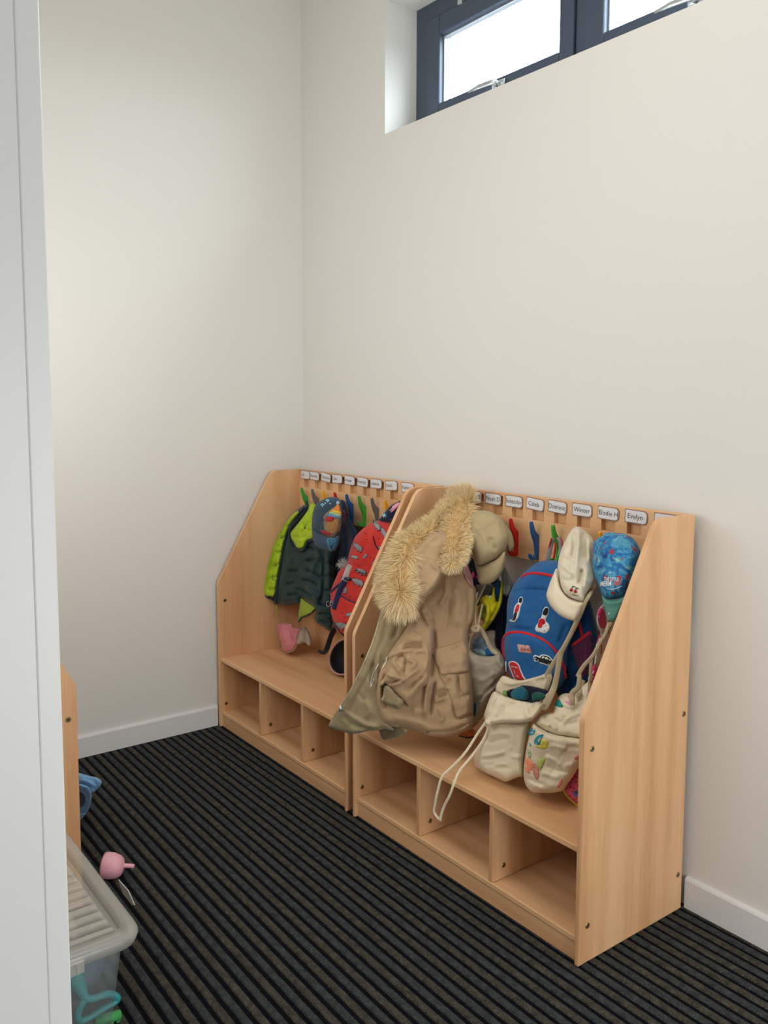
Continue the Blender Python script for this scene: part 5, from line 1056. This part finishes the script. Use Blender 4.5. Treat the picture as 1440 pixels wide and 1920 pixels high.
tlo = Soft(ZT([(170,775),(250,830),(350,880),(470,920),(600,945),(740,965),(860,972),(1000,960),(1010,1150),(960,1300),(850,1420),(760,1560),(680,1670),(610,1770),(520,1800),(420,1815),(290,1812),(160,1808),(100,1765),(55,1710),(25,1620),(14,1520),(18,1400),(40,1260),(62,1120),(90,1000),(115,900),(135,830)]), [(990,1460,-.385),(1030,1485,-.375),(1080,1420,-.32),(1010,1380,-.385),(1060,1380,-.35)], T=.060, R=17, Tb=.05, lim=SL,
   creases=[(ZT(a), s_*.6, w_) for a, s_, w_ in [([(190,770),(300,830),(450,895),(600,930),(760,960),(860,975)], .007, 2.6), ([(210,800),(340,880),(480,935),(640,970)], -.007, 2.4), ([(880,1050),(700,1130),(580,1260),(450,1480),(340,1680)], -.003, 1.2), ([(400,1100),(540,1130),(660,1160)], .006, 3.5), ([(330,1260),(480,1330),(560,1420)], .008, 3.5), ([(360,1380),(480,1460),(700,1520)], -.008, 3.5), ([(280,1500),(420,1560),(560,1580)], .008, 4), ([(40,1560),(160,1640),(330,1700)], -.010, 3), ([(100,1640),(240,1740),(400,1790)], .008, 4), ([(640,1130),(760,1120),(860,1150)], -.006, 4), ([(620,1400),(760,1400)], .007, 5), ([(270,1700),(200,1760)], -.004, 2)]], noise=(.004, 18))
tlo.build('lower', CALICO, t, 3)
def ink(surf, o_, col, nm): return decals(nm, surf, [ZT(q) for q in o_], mat('ink_'+nm, col, .9, var=tuple(min(255, c+22) for c in col), vscale=90, spec=.1), t, T=.0005, off=.0008)
tl_ = mat('ink_teal_letter', (42, 148, 172), .9, spec=.1)
text_on(tlo, 'd', ZT([(140,1062)])[0], (250/8, 60/8), (190/8, -290/8), tl_, t, .0022, 0, .03)
text_on(tlo, 'e', ZT([(62,930)])[0], (190/8, 40/8), (110/8, -200/8), tl_, t, .0022, 0, .03)
ink(tlo, [[(190,1112),(250,1080),(290,1020),(340,1010),(380,1060),(370,1130),(310,1160),(240,1140)]], (222, 214, 92), 'yellow_handprint')
ink(tlo, [[(38,1285),(90,1290),(150,1350),(160,1420),(140,1480),(110,1470),(100,1530),(60,1500),(32,1450)]], (238, 142, 108), 'orange_handprint')
ink(tlo, [[(160,1370),(200,1380),(240,1440),(245,1560),(220,1620),(180,1580),(150,1480)]], (196, 132, 112), 'brown_handprint')
ink(tlo, [[(222,1280),(245,1320),(265,1265),(285,1310),(310,1270),(325,1300),(345,1290),(320,1380),(290,1440),(270,1480),(240,1440),(220,1380)]], (172, 186, 96), 'green_handprint')
ink(tlo, [[(590,1600),(600,1640),(560,1720),(520,1740),(530,1680)], [(770,1280),(860,1230),(860,1290),(800,1320)]], (200, 110, 104), 'red_handprint')
ink(tlo, [[(100,1060),(125,1080),(130,1110),(105,1115)]], (96, 160, 176), 'blue_mark')
ink(tlo, [[(75,1170),(110,1170),(130,1240),(120,1310),(150,1340),(110,1330),(85,1260)]], (150, 160, 134), 'grey_green_mark')
ink(tup, [[(478,490),(510,430),(545,412),(580,460),(608,522),(560,530),(505,512)]], (42, 142, 138), 'teal_leaf')
ink(tup, [[(430,590),(460,580),(470,610),(440,630)]], (236, 140, 96), 'orange_mark')
ink(tup, [[(670,370),(700,345),(738,350),(738,400),(700,395)], [(630,430),(680,440),(720,455),(740,480),(700,490),(650,460)]], (230, 128, 184), 'pink_mark')
ink(tup, [[(625,655),(650,650),(655,665),(630,668)]], (206, 206, 96), 'yellow_dot')
strap('strap', ZT([(745,500,-.34),(740,420,-.34),(745,320,-.335),(830,230,-.33),(850,120,-.325),(850,50,-.32)])+Z7([(738,1380,-.32),(790,1290,-.315),(870,1200,-.31),(930,1090,-.30),(985,1000,-.29),(1020,900,-.28)]), [9,10,10,9,8,8,8,7.5,7,6.5,6,6], .002, CALICOS, t)
strap('strap', ZT([(960,420,-.28),(1000,250,-.28),(1005,80,-.28)])+Z7([(850,1420,-.28),(852,1320,-.28),(870,1210,-.28),(940,1090,-.28),(990,990,-.28),(1040,895,-.28)]), [5,6,6,6,6,6,5.5,5.5,5.5], .002, CALICOS, t)
strap_on('strap_flap', tup, ZT([(810,380),(850,300),(870,210),(900,120)]), 10, .003, CALICOS, t, .01)

# pink dotted slipper at the panel
t = empty('pink_dotted_slipper', (2.08, -.3, ZB)); tag(t, 'pink dotted slipper with yellow sole and blue flower, against the right end panel', 'slipper')
PD = bpy.data.materials.new('pink_dotted_knit'); PD.use_nodes = True; nt = PD.node_tree; pb = nt.nodes['Principled BSDF']; pb.inputs['Roughness'].default_value = .9
tc = nt.nodes.new('ShaderNodeTexCoord'); vz = nt.nodes.new('ShaderNodeTexVoronoi'); vz.inputs['Scale'].default_value = 110; vz.inputs['Randomness'].default_value = .5; nt.links.new(tc.outputs['Object'], vz.inputs['Vector'])
lt = nt.nodes.new('ShaderNodeMath'); lt.operation = 'LESS_THAN'; lt.inputs[1].default_value = .38; nt.links.new(vz.outputs['Distance'], lt.inputs[0])
mx = nt.nodes.new('ShaderNodeMix'); mx.data_type = 'RGBA'; mx.inputs[6].default_value = (*lin((236, 112, 150)), 1); mx.inputs[7].default_value = (*lin((206, 28, 84)), 1); nt.links.new(lt.outputs[0], mx.inputs[0]); nt.links.new(mx.outputs[2], pb.inputs['Base Color'])
sp_ = Soft(ZT([(845,1370),(790,1470),(720,1590),(650,1690),(622,1760),(640,1810),(700,1890),(800,1970),(880,2010),(960,2010),(1010,1900),(1020,1600),(960,1380)]), [(1070,1490,-.30),(1085,1450,-.27),(1085,1505,-.30)], T=.035, R=12, Tb=.03, lim=SL, noise=(.004, 12))
sp_.build('upper', PD, t, 3)
strap_on('sole', sp_, ZT([(622,1770),(650,1830),(710,1900),(800,1980),(880,2022)]), 4.5, .004, cloth('yellow_sole', (236, 208, 70)), t, .002)
decals('blue_flower', sp_, [ZT(circ(805, 1825, 48, 42)), ], cloth('blue_applique', (112, 140, 214)), t)
decals('flower_centre', sp_, [ZT(circ(815, 1810, 26, 18))], BRIGHTB, t, off=.0024)

# ------------------------------------------------------------------ foreground floor things
ZF = lambda pts: C_(60, 1200, 2.667, pts)
t = empty('baseball_cap', (.48, -1.33, 0)); tag(t, 'light blue cap lying on the carpet beside the far left rack end', 'cap')
FLm = dict(ymax=None, xmin=None, zmin=.001)
CB = cloth('washed_blue_cap', (128, 174, 212), (114, 160, 200), .85, .2, 700, .3, 40)
fc = Soft(ZF([(190,660),(235,665),(290,680),(330,690),(350,712),(340,735),(310,762),(280,765),(265,730),(215,725),(180,720)]), [(160,1460,-1.34),(185,1470,-1.30),(165,1485,-1.33)], T=.03, R=8, Tb=.02, lim=FLm, creases=[(ZF([(235,700),(270,705),(320,735)]), .010, 2.5), (ZF([(300,690),(318,720),(305,755)]), -.006, 2)], noise=(.004, 9))
fc.build('crown', CB, t, 2.5)
fb = Soft(ZF([(180,715),(270,728),(298,765),(297,800),(285,840),(265,875),(240,900),(195,905),(170,860),(170,780)]), [(160,1490,-1.34),(160,1535,-1.30),(170,1500,-1.32)], T=.025, R=9, Tb=.012, lim=FLm, creases=[(ZF([(280,770),(275,830),(245,885)]), -.003, 1.5)])
fb.build('brim', CB, t, 2.5)
decal('navy_badge', fb, ZF(circ(238, 800, 30, 38)), NAVYW, t); strap_on('navy_seam', fc, ZF([(275,755),(300,768),(340,735),(350,715)]), 1.8, .002, NAVYD, t)

PKP = mat('pink_toy_plastic', (238, 176, 188), .4, spec=.5)
t = empty('pink_toy_watering_can', (1.03, -1.37, 0)); tag(t, 'pink plastic toy cup with a spout lying behind the storage box', 'toy')
pc_ = Vector((1.02, -1.375, .034)); ax = (Vector(rt)*.93+Vector(fw)*-.05+Vector((0, 0, -.10))).normalized()
b = MB(); b.lathe(pc_, ax, [(-.030, .002), (-.029, .036), (-.031, .0385), (-.026, .0405), (-.015, .0415), (.000, .0405), (.018, .036), (.030, .028), (.036, .016), (.037, .002)], 32, cap=False); b.build('body', PKP, t, True)
b = MB(); b.lathe(pc_-ax*.0305, ax, [(-.001, .001), (-.001, .0345), (.001, .0350)], 28, cap=False); b.build('base', mat('pink_base', (206, 134, 150), .5), t, True)
s0 = pc_+ax*.026+Vector((0, 0, .004)); b = MB(); b.tube([tuple(s0), tuple(s0+ax*.022+Vector((0, 0, .003))), tuple(s0+ax*.046+Vector((0, 0, .005)))], [.0090, .0068, .0062], n=14); b.build('spout', PKP, t, True)
t = empty('paper_label', (1.3, -1.42, 0)); tag(t, 'thin white card sliver standing out behind the storage box', 'paper')
b = MB(); Q = [at(*q, 'y', -1.40) for q in [(222, 1650), (240, 1670), (252, 1697), (247, 1697), (230, 1675)]]
A_ = [b.bm.verts.new(q) for q in Q]; B_ = [b.bm.verts.new(q+np.array([.001, .002, .001])) for q in Q]; b.bm.faces.new(A_); b.bm.faces.new(B_[::-1])
for i in range(5): b.bm.faces.new([A_[(i+1) % 5], A_[i], B_[i], B_[(i+1) % 5]])
b.build('card', TAGW, t)

# translucent storage box with ribbed lid
def poly_plastic(name, col, alpha, rough=.25):
    m = bpy.data.materials.new(name); m.use_nodes = True; nt = m.node_tree; p = nt.nodes['Principled BSDF']; p.inputs['Base Color'].default_value = (*lin(col), 1); p.inputs['Roughness'].default_value = rough; p.inputs['Alpha'].default_value = alpha; return m
LIDM = poly_plastic('milky_lid_plastic', (220, 216, 204), .42); BOXM = poly_plastic('clear_box_plastic', (186, 200, 202), .30, .2); RIMM = poly_plastic('lid_rim_plastic', (206, 204, 196), .50)
BX0, BX1, BY0, BY1, LZ = 1.185, 1.815, -1.972, -1.572, .300
t = empty('storage_box', ((BX0+BX1)/2, (BY0+BY1)/2, 0)); tag(t, 'translucent plastic storage box with ribbed lid beside the door frame', 'storage box')
def rrect(x0, x1, y0, y1, r, n=6):
    o_ = []
    for (cx, cy, a0) in ((x1-r, y1-r, 0), (x0+r, y1-r, 90), (x0+r, y0+r, 180), (x1-r, y0+r, 270)):
        for i in range(n+1):
            a = math.radians(a0+90*i/n); o_.append((cx+r*math.cos(a), cy+r*math.sin(a)))
    return o_
def loft(b, rings, cap0=False, cap1=False):
    V = [[b.bm.verts.new((x, y, z)) for x, y in rr] for rr, z in rings]; n = len(V[0])
    for A, B in zip(V, V[1:]):
        for i in range(n): b.bm.faces.new([A[i], A[(i+1) % n], B[(i+1) % n], B[i]])
    if cap0: b.bm.faces.new(V[0][::-1])
    if cap1: b.bm.faces.new(V[-1])
def rr_(d, r): return rrect(BX0+d, BX1-d, BY0+d, BY1-d, r)
b = MB(); loft(b, [(rr_(.060, .045), .002), (rr_(.030, .045), LZ-.022), (rr_(.026, .045), LZ-.012)], cap0=True); b.build('body', BOXM, t, True)
b = MB(); loft(b, [(rr_(.014, .045), LZ-.034), (rr_(.006, .05), LZ-.032), (rr_(.0, .055), LZ-.014), (rr_(.003, .055), LZ-.006), (rr_(.010, .05), LZ), (rr_(.036, .032), LZ), (rr_(.040, .028), LZ-.015)]); b.build('lid_rim', RIMM, t, True)
# ribbed centre panel: one corrugated sheet
b = MB(); NR = 14; x0, x1 = BX0+.040, BX1-.040; y0, y1 = BY0+.040, BY1-.040; pr = []
for k in range(NR):
    xa = x0+(x1-x0)*k/NR; w_ = (x1-x0)/NR
    pr += [(xa, LZ-.016), (xa+w_*.22, LZ-.016), (xa+w_*.34, LZ-.003), (xa+w_*.76, LZ-.003), (xa+w_*.88, LZ-.016)]
pr.append((x1, LZ-.016))
ys = [y0, y0+.012, y0+.02, y1-.02, y1-.012, y1]; V = []
for j, y in enumerate(ys): V.append([b.bm.verts.new((x, y, z if 2 <= j <= 3 else LZ-.016)) for x, z in pr])
for j in range(5):
    for i in range(len(pr)-1): b.bm.faces.new([V[j][i], V[j][i+1], V[j+1][i+1], V[j+1][i]])
b.build('ribbed_panel', LIDM, t)
b = MB(); b.box(BX1-.014, BX1+.004, (BY0+BY1)/2-.055, (BY0+BY1)/2+.055, LZ-.045, LZ-.012, .004)
for i in range(6): b.box(BX1+.003, BX1+.007, (BY0+BY1)/2-.045+i*.016, (BY0+BY1)/2-.039+i*.016, LZ-.042, LZ-.016, .001)
b.build('clip', RIMM, t)
ZB5 = lambda pts: C_(100, 1540, 5.05, pts)
TQ = mat('teal_toy_plastic', (60, 158, 160), .35, spec=.5); GQ = mat('green_toy_plastic', (78, 178, 104), .4); SG = mat('sea_green_plastic', (96, 168, 148), .4); SLT = mat('slate_plastic', (96, 108, 124), .5)
def inbox(q, X): return tuple(at(q[0], q[1], 'x', X))
t = empty('toy_spade', (1.7, -1.75, .08)); tag(t, 'teal toy spade handle seen through the storage box wall', 'toy')
b = MB(); P_ = smooth_path(np.array(ZB5([(300,1690),(245,1790),(240,1870),(300,1880),(450,1790),(605,1690),(560,1640),(480,1645),(380,1680)])), 6, True); P_ = np.vstack([P_, P_[:1]])
b.tube([inbox(q, 1.70) for q in P_], .0085, n=10); b.build('grip', TQ, t, True)
b = MB(); b.tube([inbox(q, X) for q, X in zip(smooth_path(np.array(ZB5([(310,1690),(270,1610),(220,1500),(140,1380),(60,1300)])), 5), np.linspace(1.70, 1.66, 21))], [.009+.0009*i for i in range(21)], n=10); b.build('shaft', TQ, t, True)
t = empty('toy_rake', (1.68, -1.7, .03)); tag(t, 'bright green toy at the bottom of the storage box', 'toy')
b = MB(); g0 = at(*ZB5([(400,1890)])[0], 'x', 1.69); g1 = at(*ZB5([(630,1830)])[0], 'x', 1.69)
b.tube([tuple(g0), tuple(g1)], .012, n=10)
for k in (.1, .4, .7, .98): q = g0*(1-k)+g1*k; b.tube([tuple(q), tuple(q+np.array([-.02, 0, -.045]))], .006, n=8)
b.build('head', GQ, t, True)
t = empty('toy_bucket', (1.62, -1.82, .02)); tag(t, 'sea green toy bucket against the near left side inside the storage box', 'toy')
q = Vector((1.655, -1.845, .03)); b = MB(); b.lathe(q, (0, 0, 1), [(0, .002), (0, .055), (.17, .070), (.175, .074), (.178, .070), (.172, .067), (.01, .052), (.01, .002)], 28, cap=False); b.build('body', SG, t, True)
t = empty('toy_plate', (1.55, -1.68, .02)); tag(t, 'slate grey toy plate standing inside the storage box behind the spade handle', 'toy')
b = MB(); b.lathe((1.640, -1.685, .150), (1, .1, .15), [(0, .002), (0, .050), (.004, .070), (.006, .070), (.003, .048), (.003, .002)], 28, cap=False); b.build('disc', SLT, t, True)
t = empty('folded_towel', (1.4, -1.77, .01)); tag(t, 'pale pinkish cloth pile filling the far half of the storage box', 'cloth')
b = MB(); b.box(1.262, 1.54, -1.90, -1.64, .006, .215, .04, 4)
o_ = b.build('body', cloth('pale_mixed_cloth', (196, 178, 164), (176, 162, 156), .9, vscale=9), t, True)
